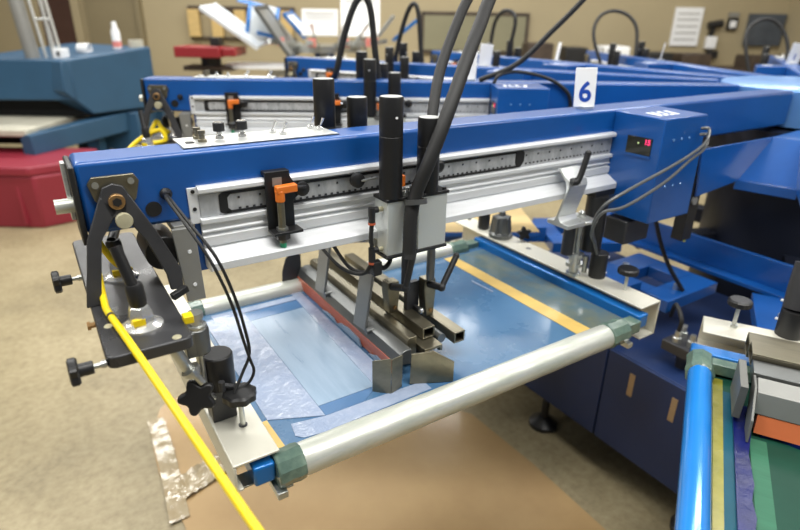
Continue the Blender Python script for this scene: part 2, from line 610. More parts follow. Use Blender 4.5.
def make_arm(label):
    t = thing('print_gantry', label, 'print arm', (-1.4, 0, 1.047), 'blue print arms of the carousel press')
    MB().box(-2.348, -0.352, FACE, -FACE, 1.047, 1.152).build('tube', M['blue'], t, 0.006)
    # end plate with its strip and rod
    e = MB().box(-2.356, -2.348, -0.045, 0.040, 1.035, 1.148).build('end_plate', M['black'], t, 0.002)
    MB().box(-2.362, -2.356, 0.005, 0.022, 1.06, 1.145).build('end_strip', M['alu'], e, 0.001)
    MB().cyl((-2.380, 0.0, 1.084), (-2.356, 0.0, 1.084), 0.0105, 20).build('end_rod', M['roller'], e)
    # triangular flange plate for the pivot
    z0 = FACE - 0.006
    fl = MB().ext([(-2.337, 1.122), (-2.330, 1.131), (-2.276, 1.131), (-2.270, 1.120), (-2.277, 1.095), (-2.296, 1.072), (-2.312, 1.072), (-2.331, 1.098)], 'y', z0, FACE).build('pivot_flange', M['nickel'], t, 0.001)
    for x, z in ((-2.327, 1.120), (-2.281, 1.121)):
        MB().cyl((x, z0 - 0.003, z), (x, z0, z), 0.0045, 14).build('bolt', M['zinc'], fl)
    # rail extrusion
    y = FACE
    prof = [(y, 1.100), (y - 0.010, 1.100), (y - 0.014, 1.096), (y - 0.014, 1.090), (y - 0.008, 1.088), (y - 0.003, 1.086), (y - 0.003, 1.048), (y - 0.012, 1.047),
            (y - 0.012, 1.040), (y - 0.005, 1.037), (y - 0.005, 1.029), (y - 0.008, 1.026), (y - 0.008, 1.024), (y - 0.003, 1.022), (y - 0.003, 1.019), (y - 0.009, 1.017), (y - 0.009, 1.002), (y - 0.005, 0.999),
            (y - 0.034, 0.984), (y - 0.037, 0.981), (y - 0.037, 0.969), (y - 0.030, 0.966), (y, 0.966), (y, 1.0)]
    rl = MB().ext(prof, 'x', -2.192, -1.213)
    rl.ext([(y, 1.098), (y - 0.003, 1.098), (y - 0.003, 1.040), (y, 1.040)], 'x', -2.206, -2.190)
    rail = rl.build('rail', M['rail'], t, 0.0008)
    MB().box(-2.19, -1.216, y - 0.0042, y - 0.0028, 1.050, 1.085).build('rule_strip', M['ruler'], rail)
    for x, z in ((-2.198, 1.092), (-2.198, 1.064)):
        MB().cyl((x, y - 0.0045, z), (x, y - 0.003, z), 0.003, 12).build('screw', M['black'], rail)
    # blue lug under the tube that carries the rail's left end
    MB().box(-2.20, -2.17, FACE + 0.002, -FACE - 0.002, 0.958, 1.047).build('lug', M['blue'], t, 0.001)
    MB().box(-1.27, -1.22, FACE + 0.002, -FACE - 0.002, 0.968, 1.047).build('lug', M['blue'], t, 0.001)
    # long slot insert with a black rim and tick marks
    ys = y - 0.006
    sl = MB()
    for z0_, z1_ in ((1.081, 1.085), (1.050, 1.054)):
        sl.box(-2.150, -1.52, ys, y - 0.003, z0_, z1_)
    sl.ext([(-2.160, 1.054), (-2.160, 1.081), (-2.155, 1.085), (-2.138, 1.085), (-2.147, 1.076), (-2.147, 1.059), (-2.138, 1.050), (-2.155, 1.050)], 'y', ys, y - 0.003)
    sl.ext([(-1.528, 1.060), (-1.528, 1.080), (-1.522, 1.085), (-1.508, 1.085), (-1.504, 1.080), (-1.504, 1.062), (-1.514, 1.050), (-1.522, 1.050)], 'y', ys, y - 0.003)
    sl.build('slot_rim', M['black'], t)
    for tz, th, step, tw in ((1.0545, 0.003, 1, 0.004), (1.072, 0.0035, 3, 0.003)):
        tk = MB()
        for k in range(0, 78, step):
            x = -2.13 + k * 0.0117
            if not -1.535 < x < -1.50:
                tk.box(x, x + tw, y - 0.0056, y - 0.0040, tz, tz + th)
        tk.build('tick_marking', M['gunmetal'], t)
    # dark hole and cable gland
    MB().cyl((-2.256, y - 0.0015, 1.073), (-2.256, y, 1.073), 0.0115, 24).build('blanking_plug', M['black'], t)
    MB().lathe((-2.236, y, 1.094), (0, -1, 0), [(0.009, 0), (0.009, 0.004), (0.006, 0.008), (0.005, 0.014), (0, 0.014)], 18).build('cable_gland', M['black'], t)
    # grey gusset plate under the arm
    g = MB().ext([(-2.240, 1.044), (-2.207, 1.044), (-2.204, 0.922), (-2.232, 0.922)], 'y', -0.066, -0.058)
    g.box(-2.236, -2.206, -0.058, 0.03, 1.036, 1.047)
    gp = g.build('gusset_plate', M['grey'], t, 0.001)
    for x, z in ((-2.219, 1.006), (-2.218, 0.95)):
        MB().cyl((x, -0.0675, z), (x, -0.066, z), 0.003, 10).build('hole', M['white'], gp)
    # control panel on top
    pn = MB().box(-2.196, -1.935, -0.018, 0.062, 1.152, 1.1545).build('control_panel', M['alu'], t, 0.0006)
    MB().box(-2.198, -1.933, -0.020, 0.0, 1.1518, 1.1530).build('gasket', M['black'], pn)
    MB().box(-2.186, -2.174, 0.010, 0.020, 1.1545, 1.156).build('inset', M['black'], pn)
    for x, y_ in ((-2.160, 0.045), (-2.160, 0.015)):
        MB().lathe((x, y_, 1.1545), (0, 0, 1), [(0.007, 0), (0.007, 0.004), (0.0045, 0.005), (0.0045, 0.012), (0.006, 0.013), (0.006, 0.018), (0, 0.018)], 14).build('fitting', M['nickel'], pn)
    for x, y_ in ((-2.128, 0.030), (-2.090, 0.030)):
        k_ = MB().lathe((x, y_, 1.1545), (0, 0, 1), [(0.007, 0), (0.006, 0.005), (0.004, 0.007), (0.004, 0.013), (0, 0.013)], 14).build('regulator', M['chrome'], pn)
        MB().lathe((x, y_, 1.1665), (0, 0, 1), [(0, 0), (0.0095, 0), (0.0095, 0.013), (0.008, 0.0135), (0, 0.0135)], 12).build('knob', M['black'], k_)
        MB().lathe((x, y_, 1.180), (0, 0, 1), [(0.0075, 0), (0.0075, 0.001), (0, 0.001)], 12).build('knob_cap', M['chrome'], k_)
    for x, y_ in ((-2.034, 0.038), (-2.024, 0.015), (-1.958, 0.048), (-1.950, 0.025)):
        tg = MB().lathe((x, y_, 1.1545), (0, 0, 1), [(0.006, 0), (0.006, 0.004), (0.003, 0.006), (0, 0.006)], 12)
        tg.cyl((x, y_, 1.160), (x + 0.008, y_ + 0.002, 1.174), 0.0012, 10, 0.0026)
        tg.build('toggle_switch', M['chrome'], pn)
    return t


arm1 = make_arm('longest blue print arm, with the number 6 card standing on it')


# control box on the arm
def make_box(label):
    t = thing('control_box', label, 'control box', (-1.13, -0.11, 0.90), 'blue control boxes on the print arms')
    y = FACE
    MB().ext([(y, 1.150), (-0.172, 1.147), (-0.177, 0.905), (y, 0.905)], 'x', -1.213, -1.050).build('case', M['blue'], t, 0.003)
    d = MB().box(-1.2150, -1.2125, -0.150, -0.085, 1.060, 1.100).build('display', M['display'], t, 0.0005)
    MB().box(-1.2165, -1.2125, -0.152, -0.083, 1.055, 1.060).build('display_sill', M['blue'], d)
    text_mesh('digits', '15', 0.016, M['led'], d, (-1.2155, -0.139, 1.090), (0, -1, 0), (0, 0, 1), 0.0003, 0.0006)
    MB().ball((-1.2155, -0.116, 1.086), 0.002, 8).build('indicator', M['ledspot'], d)
    sc = MB()
    for z, n in ((1.098, 3), (0.990, 3)):
        for k in range(n):
            x = -1.17 + k * 0.030
            yy = -0.172 - (1.147 - z) * 0.0205
            sc.lathe((x, yy, z), (0, -1, 0), [(0.0035, 0), (0.003, 0.0015), (0, 0.002)], 10)
    sc.build('screw_heads', M['paleb'], t)
    # white strokes on the lid paint its blurred lettering and glare together
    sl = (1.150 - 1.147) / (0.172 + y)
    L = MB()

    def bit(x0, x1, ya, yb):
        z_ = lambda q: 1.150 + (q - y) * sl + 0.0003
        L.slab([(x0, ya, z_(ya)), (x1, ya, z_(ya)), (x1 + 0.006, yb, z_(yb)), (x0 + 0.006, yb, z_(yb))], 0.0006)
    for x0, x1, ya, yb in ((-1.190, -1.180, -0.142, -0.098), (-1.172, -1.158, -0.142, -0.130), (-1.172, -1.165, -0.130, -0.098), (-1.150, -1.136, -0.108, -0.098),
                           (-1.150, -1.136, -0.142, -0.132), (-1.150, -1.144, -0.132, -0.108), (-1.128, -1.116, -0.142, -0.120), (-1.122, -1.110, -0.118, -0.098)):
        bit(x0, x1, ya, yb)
    L.build('lettering', M['lettering'], t, label='white lettering with painted glare on the lid')
    return t


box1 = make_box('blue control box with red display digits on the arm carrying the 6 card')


def make_sign(label, digit, size=0.062, k=0):
    ang = {2: 27, 5: 117}.get(k, -31.5)
    wid, hgt = {5: (0.068, 0.115), 2: (0.056, 0.092)}.get(k, (0.050, 0.088))
    t = thing('number_card', label, 'number sign', (-1.28, 0.0, 1.152), 'white number cards on the print arms')
    tl = Vector((0.05, 0.12, 1.0)).normalized()
    ux = Vector((math.cos(math.radians(ang)), math.sin(math.radians(ang)), 0.0))
    ux = (ux - tl * ux.dot(tl)).normalized()
    n_ = ux.cross(tl)
    c = Vector((-1.281, 0.0, 1.156)) + tl * 0.044
    MB().obox(c, (wid, hgt, 0.0025), ux, tl).build('card', M['white'], t, 0.001)
    MB().box(-1.292, -1.262, -0.014, 0.014, 1.152, 1.158).build('foot', M['alu'], t)
    if digit:
        text_mesh('numeral', digit, size, M['print_blue'], t, c - tl * 0.012 + n_ * 0.0016, ux, tl, 0.0003, 0.0014)
    return t


sign1 = make_sign('white card with a blue 6 standing on the nearest print arm', '6')


def make_sensor(label):
    t = thing('proximity_sensor', label, 'sensor', (-2.075, -0.06, 0.985), 'orange-plugged sensors on the rails')
    y = FACE - 0.014
    b = MB()
    b.ext([(-2.094, 1.118), (-2.052, 1.118), (-2.051, 1.108), (-2.047, 1.100), (-2.040, 1.094), (-2.030, 1.090), (-2.030, 1.076), (-2.040, 1.072), (-2.047, 1.066), (-2.047, 1.022), (-2.094, 1.022)], 'y', y - 0.004, y)
    b.box(-2.094, -2.052, y, FACE, 1.112, 1.118)
    b.box(-2.094, -2.043, y - 0.030, y, 1.017, 1.022)
    br = b.build('bracket', M['satin'], t, 0.001)
    MB().box(-2.082, -2.066, y - 0.0048, y - 0.0038, 1.094, 1.108).build('window', M['grey'], br)
    MB().lathe((-2.032, y - 0.004, 1.084), (0, -1, 0), [(0.012, 0), (0.012, 0.006), (0.006, 0.008), (0, 0.008)], 18).build('knob', M['black'], br)
    ys = y - 0.016
    MB().cyl((-2.075, ys, 1.000), (-2.075, ys, 1.074), 0.0062, 18).build('barrel', M['nickel'], t)
    MB().lathe((-2.075, ys, 1.007), (0, 0, 1), [(0, 0), (0.0125, 0), (0.0125, 0.009), (0, 0.009)], 6).build('lock_nut', M['gunmetal'], t)
    MB().lathe((-2.075, ys, 1.022), (0, 0, 1), [(0, 0), (0.010, 0), (0.010, 0.005), (0, 0.005)], 6).build('lock_nut', M['zinc'], t)
    MB().cyl((-2.075, ys, 0.992), (-2.075, ys, 1.001), 0.0055, 16).build('sensing_tip', M['green'], t, label='green sensing tip')
    p = MB()
    p.cyl((-2.075, ys, 1.070), (-2.075, ys, 1.090), 0.0078, 16)
    p.obox((-2.064, ys, 1.091), (0.036, 0.014, 0.013), (1, 0, 0.03), (0, 1, 0))
    p.build('plug', M['orange'], t, 0.002, label='orange right-angle plug')
    MB().pipe([(-2.046, ys, 1.091), (-2.036, ys, 1.090), (-2.028, ys + 0.004, 1.088)], 0.0028, 8).build('lead', M['black'], t)
    return t


sensor1 = make_sensor('orange and steel proximity sensor on a black bracket clipped to the nearest rail')
sensor1.location.x += 0.006
sensor1.location.z -= 0.007


# pivot frame with its valve plate at the outer end
def knob_lobed(mb, c, axis, r, h, n=8, dep=0.14):
    """Scalloped hand knob."""
    c, a = Vector(c), Vector(axis).normalized()
    t = Vector((1, 0, 0)) if abs(a.x) < 0.8 else Vector((0, 1, 0))
    u = a.cross(t).normalized()
    w = a.cross(u)
    N = n * 6
    rings = []
    for rr, hh in ((0.80, 0), (1.0, 0.15), (1.0, 0.8), (0.86, 1.0)):
        rings.append([mb.bm.verts.new(c + a * hh * h + (u * math.cos(k * 2 * math.pi / N) + w * math.sin(k * 2 * math.pi / N)) * r * rr * (1 - dep * (0.5 - 0.5 * math.cos(k * 2 * math.pi * n / N)))) for k in range(N)])
    for A, B in zip(rings, rings[1:]):
        for k in range(N):
            mb.face([A[k], A[(k + 1) % N], B[(k + 1) % N], B[k]])
    mb.face(rings[0][::-1])
    mb.face(rings[-1])
    return mb


def make_frame(label):
    t = thing('pivot_bracket', label, 'pivot frame', (-2.31, 0, 0.935), 'pivot frames at the outer arm ends')
    # valve plate with rounded corners
    x0, x1, y0, y1, r = -2.366, -2.262, -0.236, 0.225, 0.012
    poly = []
    for cx, cy, a0 in ((x1 - r, y1 - r, 0), (x0 + r, y1 - r, 90), (x0 + r, y0 + r, 180), (x1 - r, y0 + r, 270)):
        for k in range(5):
            a = math.radians(a0 + k * 22.5)
            poly.append((cx + r * math.cos(a), cy + r * math.sin(a)))
    MB().ext(poly, 'z', 0.938, 0.955).build('valve_plate', M['plate'], t, 0.002)
    # A-shaped casting, leaning outwards from the pivot
    P = lambda x, z, off=0.0: (x, -0.056 - (1.10 - z) * 0.17 + off, z)
    a = MB()
    a.slab([P(-2.325, 1.106), P(-2.320, 1.117), P(-2.306, 1.122), P(-2.293, 1.117), P(-2.288, 1.106), P(-2.296, 1.074), P(-2.316, 1.074)], 0.009)
    a.slab([P(-2.325, 1.106), P(-2.306, 1.084), P(-2.334, 1.045), P(-2.352, 0.955), P(-2.371, 0.955), P(-2.352, 1.048)], 0.009)
    a.slab([P(-2.288, 1.106), P(-2.260, 1.046), P(-2.236, 0.985), P(-2.238, 0.955), P(-2.256, 0.955), P(-2.258, 0.980), P(-2.277, 1.035), P(-2.304, 1.084)], 0.009)
    a.build('bracket', M['gunmetal'], t, 0.0015)
    f = Vector(P(-2.305, 1.097))
    f2 = MB()
    f2.cyl(f + Vector((0, 0.012, 0)), f + Vector((0, -0.006, 0)), 0.011, 24)
    ringp = f2.build('bush', M['brass'], t, 0.001, label='brass pivot bush')
    MB().cyl(f + Vector((0, -0.004, 0)), f + Vector((0, -0.0075, 0)), 0.0065, 6).build('socket', M['black'], ringp)
    g = Vector(P(-2.301, 1.070))
    MB().lathe(g, (0, -1, 0.1), [(0.011, 0), (0.0115, 0.010), (0.0105, 0.012), (0, 0.0125)], 24).build('cap', M['cream'], t)
    MB().cyl((-2.252, -0.045, 1.002), (-2.252, 0.035, 1.002), 0.027, 24).build('bearing', M['black'], t, 0.002)
    # knobs screwed into the plate's outer edge
    for y, z in ((0.064, 0.945), (-0.228, 0.945)):
        kb = MB().cyl((-2.372, y, z), (-2.366, y, z), 0.005, 12)
        kb.cyl((-2.384, y, z), (-2.366, y, z), 0.0035, 12)
        kp = kb.build('stud', M['zinc'], t)
        k2 = MB().lathe((-2.397, y, z), (1, 0, 0), [(0.0085, 0), (0.0085, 0.016), (0.007, 0.017), (0, 0.017)], 18)
        knob_lobed(k2, (-2.407, y, z), (1, 0, 0), 0.0195, 0.011, 6, 0.22)
        k2.build('clamp_knob', M['black'], kp)
    MB().lathe((-2.366, -0.118, 0.946), (-1, 0, 0), [(0.004, 0), (0.004, 0.006), (0.006, 0.006), (0.006, 0.010), (0, 0.010)], 10).build('set_screw', M['brass'], t)
    for x, y in ((-2.352, -0.150), (-2.281, -0.226)):
        MB().lathe((x, y, 0.955), (0, 0, 1), [(0.006, 0), (0.005, 0.0012), (0, 0.0014)], 14).build('countersunk_screw', M['cream'], t)
    c = MB().box(-2.264, -2.251, -0.196, -0.180, 0.953, 0.964)
    c.build('yellow_clip', M['yellow'], t, 0.001, label='small yellow clip')
    c = MB().obox((-2.252, -0.122, 0.968), (0.026, 0.010, 0.010), (0.9, 0.4, 0.2), (0, 1, 0))
    c.build('tab', M['black'], t, 0.001)
    return t


pframe1 = make_frame('dark A-shaped pivot bracket and valve plate at the outer end of the nearest arm')


def make_valve(label, y, tipx, tipy, tipz):
    x = -2.313
    t = thing('lever_valve', label, 'lever valve', (x, y, 0.955), 'lever valves on the plates')
    MB().lathe((x, y, 0.955), (0, 0, 1), [(0, 0), (0.027, 0), (0.0265, 0.003), (0.021, 0.006), (0.017, 0.008), (0, 0.008)], 28).build('flange', M['chrome'], t)
    MB().lathe((x, y, 0.963), (0, 0, 1), [(0, 0), (0.0165, 0), (0.0165, 0.012), (0.013, 0.022), (0.010, 0.024), (0, 0.024)], 6).build('hex_body', M['chrome'], t)
    MB().box(x - 0.012, x + 0.003, y - 0.0165, y - 0.011, 0.9635, 0.972).build('yellow_mark', M['yellow'], t)
    n = MB().lathe((x, y, 0.987), (-0.06, 0.02, 1), [(0, 0), (0.0105, 0), (0.0115, 0.006), (0.0115, 0.026), (0.0095, 0.031), (0, 0.032)], 20)
    n.build('grip', M['black'], t)
    top = Vector((x - 0.003, y, 1.016))
    l = MB().pipe([top, top + (Vector((tipx, tipy, tipz)) - top) * 0.15, Vector((tipx, tipy, tipz))], 0.0075, 14, 4)
    l.build('lever', M['satin'], t)
    return t


v1 = make_valve('black-handled lever valve with chrome flange at the near corner of the valve plate', -0.172, -2.326, -0.155, 1.066)
v2 = make_valve('chrome lever valve behind, under the A-shaped bracket, wrapped by the yellow hose', 0.012, -2.300, 0.055, 1.03)

# yellow hose wrapped from the rear valve over the plate towards the viewer
mb = MB().pipe([(-2.300, -0.010, 0.972), (-2.318, -0.020, 0.990), (-2.330, -0.012, 1.012), (-2.338, -0.012, 1.030), (-2.345, -0.040, 1.006), (-2.347, -0.062, 0.975), (-2.348, -0.085, 0.963),
                (-2.348, -0.115, 0.961), (-2.340, -0.185, 0.961), (-2.330, -0.255, 0.955), (-2.302, -0.402, 0.917), (-2.284, -0.526, 0.903), (-2.27, -0.62, 0.90)], 0.0049, 14, 8)
yh = thing('air_hose', 'yellow air hose looping over the valve plate and trailing down across the foreground', 'hose', (-2.348, -0.115, 0.955))
mb.build('tube', M['yellow'], yh)
MB().lathe((-2.346, -0.132, 0.961), (0.12, -1, 0), [(0.0054, 0), (0.0056, 0.006), (0, 0.006)], 14).build('tie', M['black'], yh)

# pair of thin black cables from the gland down to the holder
for k, (dx, lab) in enumerate(((0.0, 'left of two thin black cables hanging from the gland on the arm face'), (0.012, 'right of two thin black cables hanging from the gland on the arm face'))):
    c = MB()
    if k == 0:
        c.pipe([(-2.236, -0.05, 1.094), (-2.243, -0.085, 1.098), (-2.231, -0.135, 1.070), (-2.213, -0.170, 1.026), (-2.196, -0.182, 0.965), (-2.184, -0.180, 0.900), (-2.176, -0.176, 0.860), (-2.172, -0.178, 0.836), (-2.182, -0.178, 0.818), (-2.200, -0.178, 0.814), (-2.216, -0.176, 0.818)], 0.0024, 8, 6)
    else:
        c.pipe([(-2.234, -0.05, 1.090), (-2.238, -0.08, 1.096), (-2.225, -0.130, 1.070), (-2.204, -0.165, 1.028), (-2.188, -0.176, 0.968), (-2.177, -0.174, 0.905), (-2.175, -0.174, 0.866), (-2.190, -0.178, 0.838), (-2.210, -0.190, 0.812), (-2.214, -0.196, 0.795)], 0.0024, 8, 6)
    o = c.build('cable', M['rubber'])
    tag(o, lab, 'cable')
# ------------------------------------------------------------------ print head
def make_head(label):
    t = thing('print_carriage', label, 'print head', (-1.83, -0.09, 0.93), 'print heads on the rails')
    # front pair
    for ysign, tops in ((-1, (1.222, 1.183)), (1, (1.234, 1.197))):
        yb0, yb1 = (-0.112, -0.078) if ysign < 0 else (0.078, 0.112)
        blk = MB()
        if ysign < 0:
            blk.box(-1.890, -1.836, yb0, yb1 + 0.012, 0.944, 1.045)
            blk.box(-1.824, -1.760, yb0, yb1 + 0.012, 0.944, 1.045)
            blk.box(-1.836, -1.824, yb0 + 0.006, yb1 + 0.012, 0.944, 1.045)
        else:
            blk.box(-1.890, -1.760, yb0, yb1, 0.944, 1.045)
        b = blk.build('valve_block', M['block'], t, 0.0012)
        for zc in (1.045, 0.938):
            MB().box(-1.893, -1.757, yb0 - 0.002, yb1 + 0.012, zc, zc + 0.006).build('cover_plate', M['black'], b, 0.001)
        ym = -0.098 if ysign < 0 else 0.098
        for x, zt in zip((-1.876, -1.797) if ysign < 0 else (-1.905, -1.834), tops):
            zb = 1.051 if ysign < 0 else 1.0
            c = MB().lathe((x, ym, zb), (0, 0, 1), [(0, 0), (0.0205, 0), (0.0205, (zt - zb) * 0.62), (0.0199, (zt - zb) * 0.625), (0.0205, (zt - zb) * 0.63), (0.0205, zt - zb - 0.002), (0.0195, zt - zb), (0, zt - zb)], 32).build('cylinder', M['satin'], t)
            MB().lathe((x, ym, zt), (0, 0, 1), [(0.0185, -0.001), (0.0185, 0.0006), (0, 0.0006)], 28).build('cylinder_cap', M['captop'], c)
        MB().cyl((-1.878, ym - 0.0215, 1.19), (-1.878, ym - 0.018, 1.19), 0.0022, 8).build('port', M['white'], t)
        if ysign < 0:
            for x, zb_, rm in ((-1.832, 0.86, 'gunmetal'), (-1.772, 0.86, 'steel')):
                MB().cyl((x, -0.085, zb_), (x, -0.085, 0.938), 0.0085, 16).build('piston_rod', M[rm], t)
    # saddle that hangs the head from the rail
    sd = MB().box(-1.885, -1.765, -0.078, -0.0764, 0.95, 1.04)
    sd.box(-1.89, -1.76, -0.0764, 0.078, 0.948, 0.964)
    sd.build('saddle', M['grey'], t)
    # push fittings on the block's left side
    for z in (1.030, 0.954):
        f = MB().cyl((-1.900, -0.094, z), (-1.890, -0.094, z), 0.0045, 12).build('fitting', M['cream'], t)
        e = MB().cyl((-1.914, -0.094, z), (-1.900, -0.094, z), 0.0058, 12)
        e.cyl((-1.912, -0.094, z + 0.005), (-1.912, -0.094, z - 0.022), 0.0065, 12)
        e.build('elbow', M['black'], f)
        MB().cyl((-1.912, -0.094, z - 0.022), (-1.912, -0.094, z - 0.026), 0.007, 12).build('collar', M['blade'], f)
    MB().pipe([(-1.912, -0.094, 1.004), (-1.914, -0.094, 0.98), (-1.912, -0.094, 0.962)], 0.004, 10).build('air_line', M['rubber'], t)
    # small mess of screws and leads between the cylinders
    sm = MB()
    for x, y, z in ((-1.852, -0.105, 1.056), (-1.846, -0.10, 1.060), (-1.838, -0.106, 1.055), (-1.832, -0.098, 1.062)):
        sm.lathe((x, y, 1.051), (0, 0, 1), [(0.004, 0), (0.004, z - 1.051 + 0.004), (0, z - 1.051 + 0.005)], 8)
    sm.build('screw', M['zinc'], t)
    for x in (-1.888, -1.765):
        MB().lathe((x, -0.108, 1.051), (0, 0, 1), [(0.004, 0), (0.004, 0.004), (0, 0.0045)], 10).build('cap_screw', M['black'], t)
    # hose ring
    rg = MB()
    n, R0, R1 = 20, 0.0165, 0.0205
    ctr = Vector((-1.842, -0.128, 1.044))
    rg.lathe(ctr, (0.05, 0.25, 1), [(R0, -0.004), (R1, -0.004), (R1, 0.005), (R0, 0.005), (R0, -0.004)], n)
    rg.build('hose_ring', M['steel'], t)
    # rail knob with a screw, left of the cylinder
    kn = MB().lathe((-1.922, -0.056, 1.078), (0, -1, 0), [(0.013, 0), (0.013, 0.010), (0.008, 0.013), (0, 0.013)], 20).build('rail_knob', M['black'], t)
    MB().cyl((-1.918, -0.068, 1.078), (-1.890, -0.072, 1.081), 0.0022, 8).build('screw_tip', M['zinc'], kn)
    kn = MB().lathe((-1.748, -0.056, 1.083), (0, -1, 0), [(0.012, 0), (0.012, 0.012), (0.008, 0.015), (0, 0.015)], 20).build('rail_knob', M['black'], t)
    # plug showing orange between the cylinders
    MB().box(-1.853, -1.846, -0.100, -0.086, 1.066, 1.086).build('connector', M['orange'], t, 0.001)
    # holder clamps with bent lever handles
    for i, (x, y, tip, el) in enumerate(((-1.840, -0.045, (-1.834, -0.115, 0.944), (-1.844, -0.105, 0.866)), (-1.768, -0.070, (-1.712, -0.090, 0.900), (-1.760, -0.108, 0.848)))):
        zb_ = (0.789, 0.775)[i]
        c = MB().ext([(x - 0.013, 0.858), (x + 0.012, 0.858), (x + 0.014, 0.838), (x + 0.010, zb_), (x - 0.009, zb_), (x - 0.015, 0.838)], 'y', y - 0.012, y + 0.012).build('clamp_block', M['nickel'], t, 0.0015)
        MB().cyl((x + 0.002, y - 0.0145, zb_ + 0.012), (x + 0.002, y - 0.012, zb_ + 0.012), 0.0042, 10).build('clamp_bolt', M['brass'], c)
        l = MB().pipe([(x - 0.004, y - 0.010, 0.848), tuple(Vector(el) * 0.5 + Vector((x - 0.004, y - 0.010, 0.848)) * 0.5), el], 0.0075, 12, 3)
        l.pipe([el, tuple(Vector(el).lerp(Vector(tip), 0.5)), tip], 0.0062, 12, 3)
        l.ball(el, 0.0085, 12)
        l.ball(tip, 0.0068, 10)
        l.build('clamp_lever', M['black'], c)
    ld = MB()
    ld.pipe([(-1.912, -0.094, 0.930), (-1.925, -0.08, 0.905), (-1.945, -0.03, 0.905), (-1.955, 0.05, 0.93)], 0.0035, 8)
    ld.pipe([(-1.905, -0.09, 0.930), (-1.90, -0.07, 0.90), (-1.915, -0.01, 0.89), (-1.93, 0.06, 0.94)], 0.004, 8)
    ld.pipe([(-1.90, -0.094, 0.925), (-1.885, -0.09, 0.912), (-1.865, -0.08, 0.918), (-1.85, -0.06, 0.94)], 0.0045, 8)
    ld.build('loose_lead', M['rubber'], t)
    MB().box(-1.912, -1.895, -0.102, -0.086, 0.905, 0.932).build('lead_plug', M['black'], t, 0.001)
    # plate and bolt between the clamps
    p = MB().box(-1.812, -1.782, -0.062, -0.050, 0.789, 0.850)
    p.build('web_plate', M['gunmetal'], t, 0.001)
    MB().ball((-1.792, -0.086, 0.794), 0.006, 10).build('bolt', M['chrome'], t)
    MB().box(-1.797, -1.789, -0.082, -0.056, 0.789, 0.798).build('bolt_post', M['gunmetal'], t)
    return t


head1 = make_head('pale block print head with two tall black cylinders and hoses, nearest the viewer')


def hose(pts, r, label, ripple=0.018, name='corrugated_hose', group='black corrugated hoses over the heads', base=None):
    t = thing(name, label, 'hose', base or pts[0], group)
    MB().pipe(pts, r, 14, 14, ripple).build('conduit', M['rubber'], t)
    return t


hose([(-1.862, -0.140, 0.945), (-1.860, -0.138, 0.965), (-1.853, -0.130, 1.02), (-1.842, -0.128, 1.06), (-1.820, -0.135, 1.118), (-1.775, -0.122, 1.195), (-1.700, -0.079, 1.29), (-1.640, -0.04, 1.352), (-1.59, -0.005, 1.42), (-1.545, 0.05, 1.60), (-1.53, 0.09, 2.0), (-1.53, 0.10, 2.7)], 0.0125,
     'thick black corrugated hose passing through the ring on the front of the nearest head')
hose([(-1.776, -0.066, 1.08), (-1.742, -0.030, 1.172), (-1.691, 0.019, 1.25), (-1.621, 0.06, 1.34), (-1.577, 0.082, 1.387), (-1.53, 0.10, 1.44), (-1.495, 0.13, 1.60), (-1.48, 0.15, 2.0), (-1.48, 0.16, 2.7)], 0.0105,
     'thick black corrugated hose rising behind the right cylinder of the nearest head')


LOOPS = {4: [(-1.668, -0.181, 1.10), (-1.71, -0.23, 1.241), (-1.747, -0.224, 1.326), (-1.772, -0.174, 1.389), (-1.776, -0.093, 1.408), (-1.757, -0.007, 1.375), (-1.718, 0.036, 1.291), (-1.663, 0.029, 1.10)],
         5: [(-1.549, -0.16, 1.05), (-1.574, -0.215, 1.206), (-1.613, -0.23, 1.303), (-1.666, -0.185, 1.364), (-1.706, -0.113, 1.37), (-1.715, -0.044, 1.317), (-1.692, 0.003, 1.22), (-1.66, 0.014, 1.10)],
         3: [(-1.81, 0.0, 1.155), (-1.801, 0.0, 1.263), (-1.776, 0.0, 1.344), (-1.714, 0.0, 1.392), (-1.639, 0.0, 1.381), (-1.615, 0.0, 1.32), (-1.655, 0.0, 1.155)]}


def make_loop(label, k=1):
    return hose(LOOPS.get(k, [(-1.735, 0.02, 1.155), (-1.722, 0.0, 1.187), (-1.696, 0.0, 1.289), (-1.662, 0.0, 1.378), (-1.633, 0.0, 1.404), (-1.611, 0.0, 1.365), (-1.597, 0.0, 1.245), (-1.585, 0.0, 1.155)]), 0.0105, label)


# ------------------------------------------------------------------ squeegee and flood bar
sq = thing('squeegee', 'aluminium squeegee with an orange-red blade, standing in the screen under the nearest head', 'squeegee', (-1.885, 0.1, 0.716))
MB().ext([(-1.902, 0.743), (-1.893, 0.764), (-1.882, 0.770), (-1.868, 0.770), (-1.868, 0.737)], 'y', -0.165, 0.300).build('holder', M['steel'], sq, 0.0012)
MB().ext([(-1.868, 0.745), (-1.868, 0.778), (-1.863, 0.784), (-1.846, 0.784), (-1.846, 0.745)], 'y', -0.150, 0.296).build('clamp_bar', M['nickel'], sq, 0.0012)
MB().ext([(-1.902, 0.746), (-1.886, 0.746), (-1.886, 0.7135), (-1.898, 0.7135)], 'y', -0.160, 0.296).build('blade', M['blade'], sq, label='orange-red rubber blade')
mbi = MB()
for y0, y1, h in ((-0.03, 0.085, 0.017), (0.085, 0.16, 0.008), (-0.12, -0.06, 0.012)):
    mbi.ext([(y0, 0.7136), (y1, 0.7136), (y1 - 0.02, 0.7136 + h * 0.6), ((y0 + y1) / 2, 0.7136 + h), (y0 + 0.01, 0.7136 + h * 0.8)], 'x', -1.9025, -1.8995)
mbi.build('ink_smear', M['stencil'], sq, label='pale ink smeared along the blade')
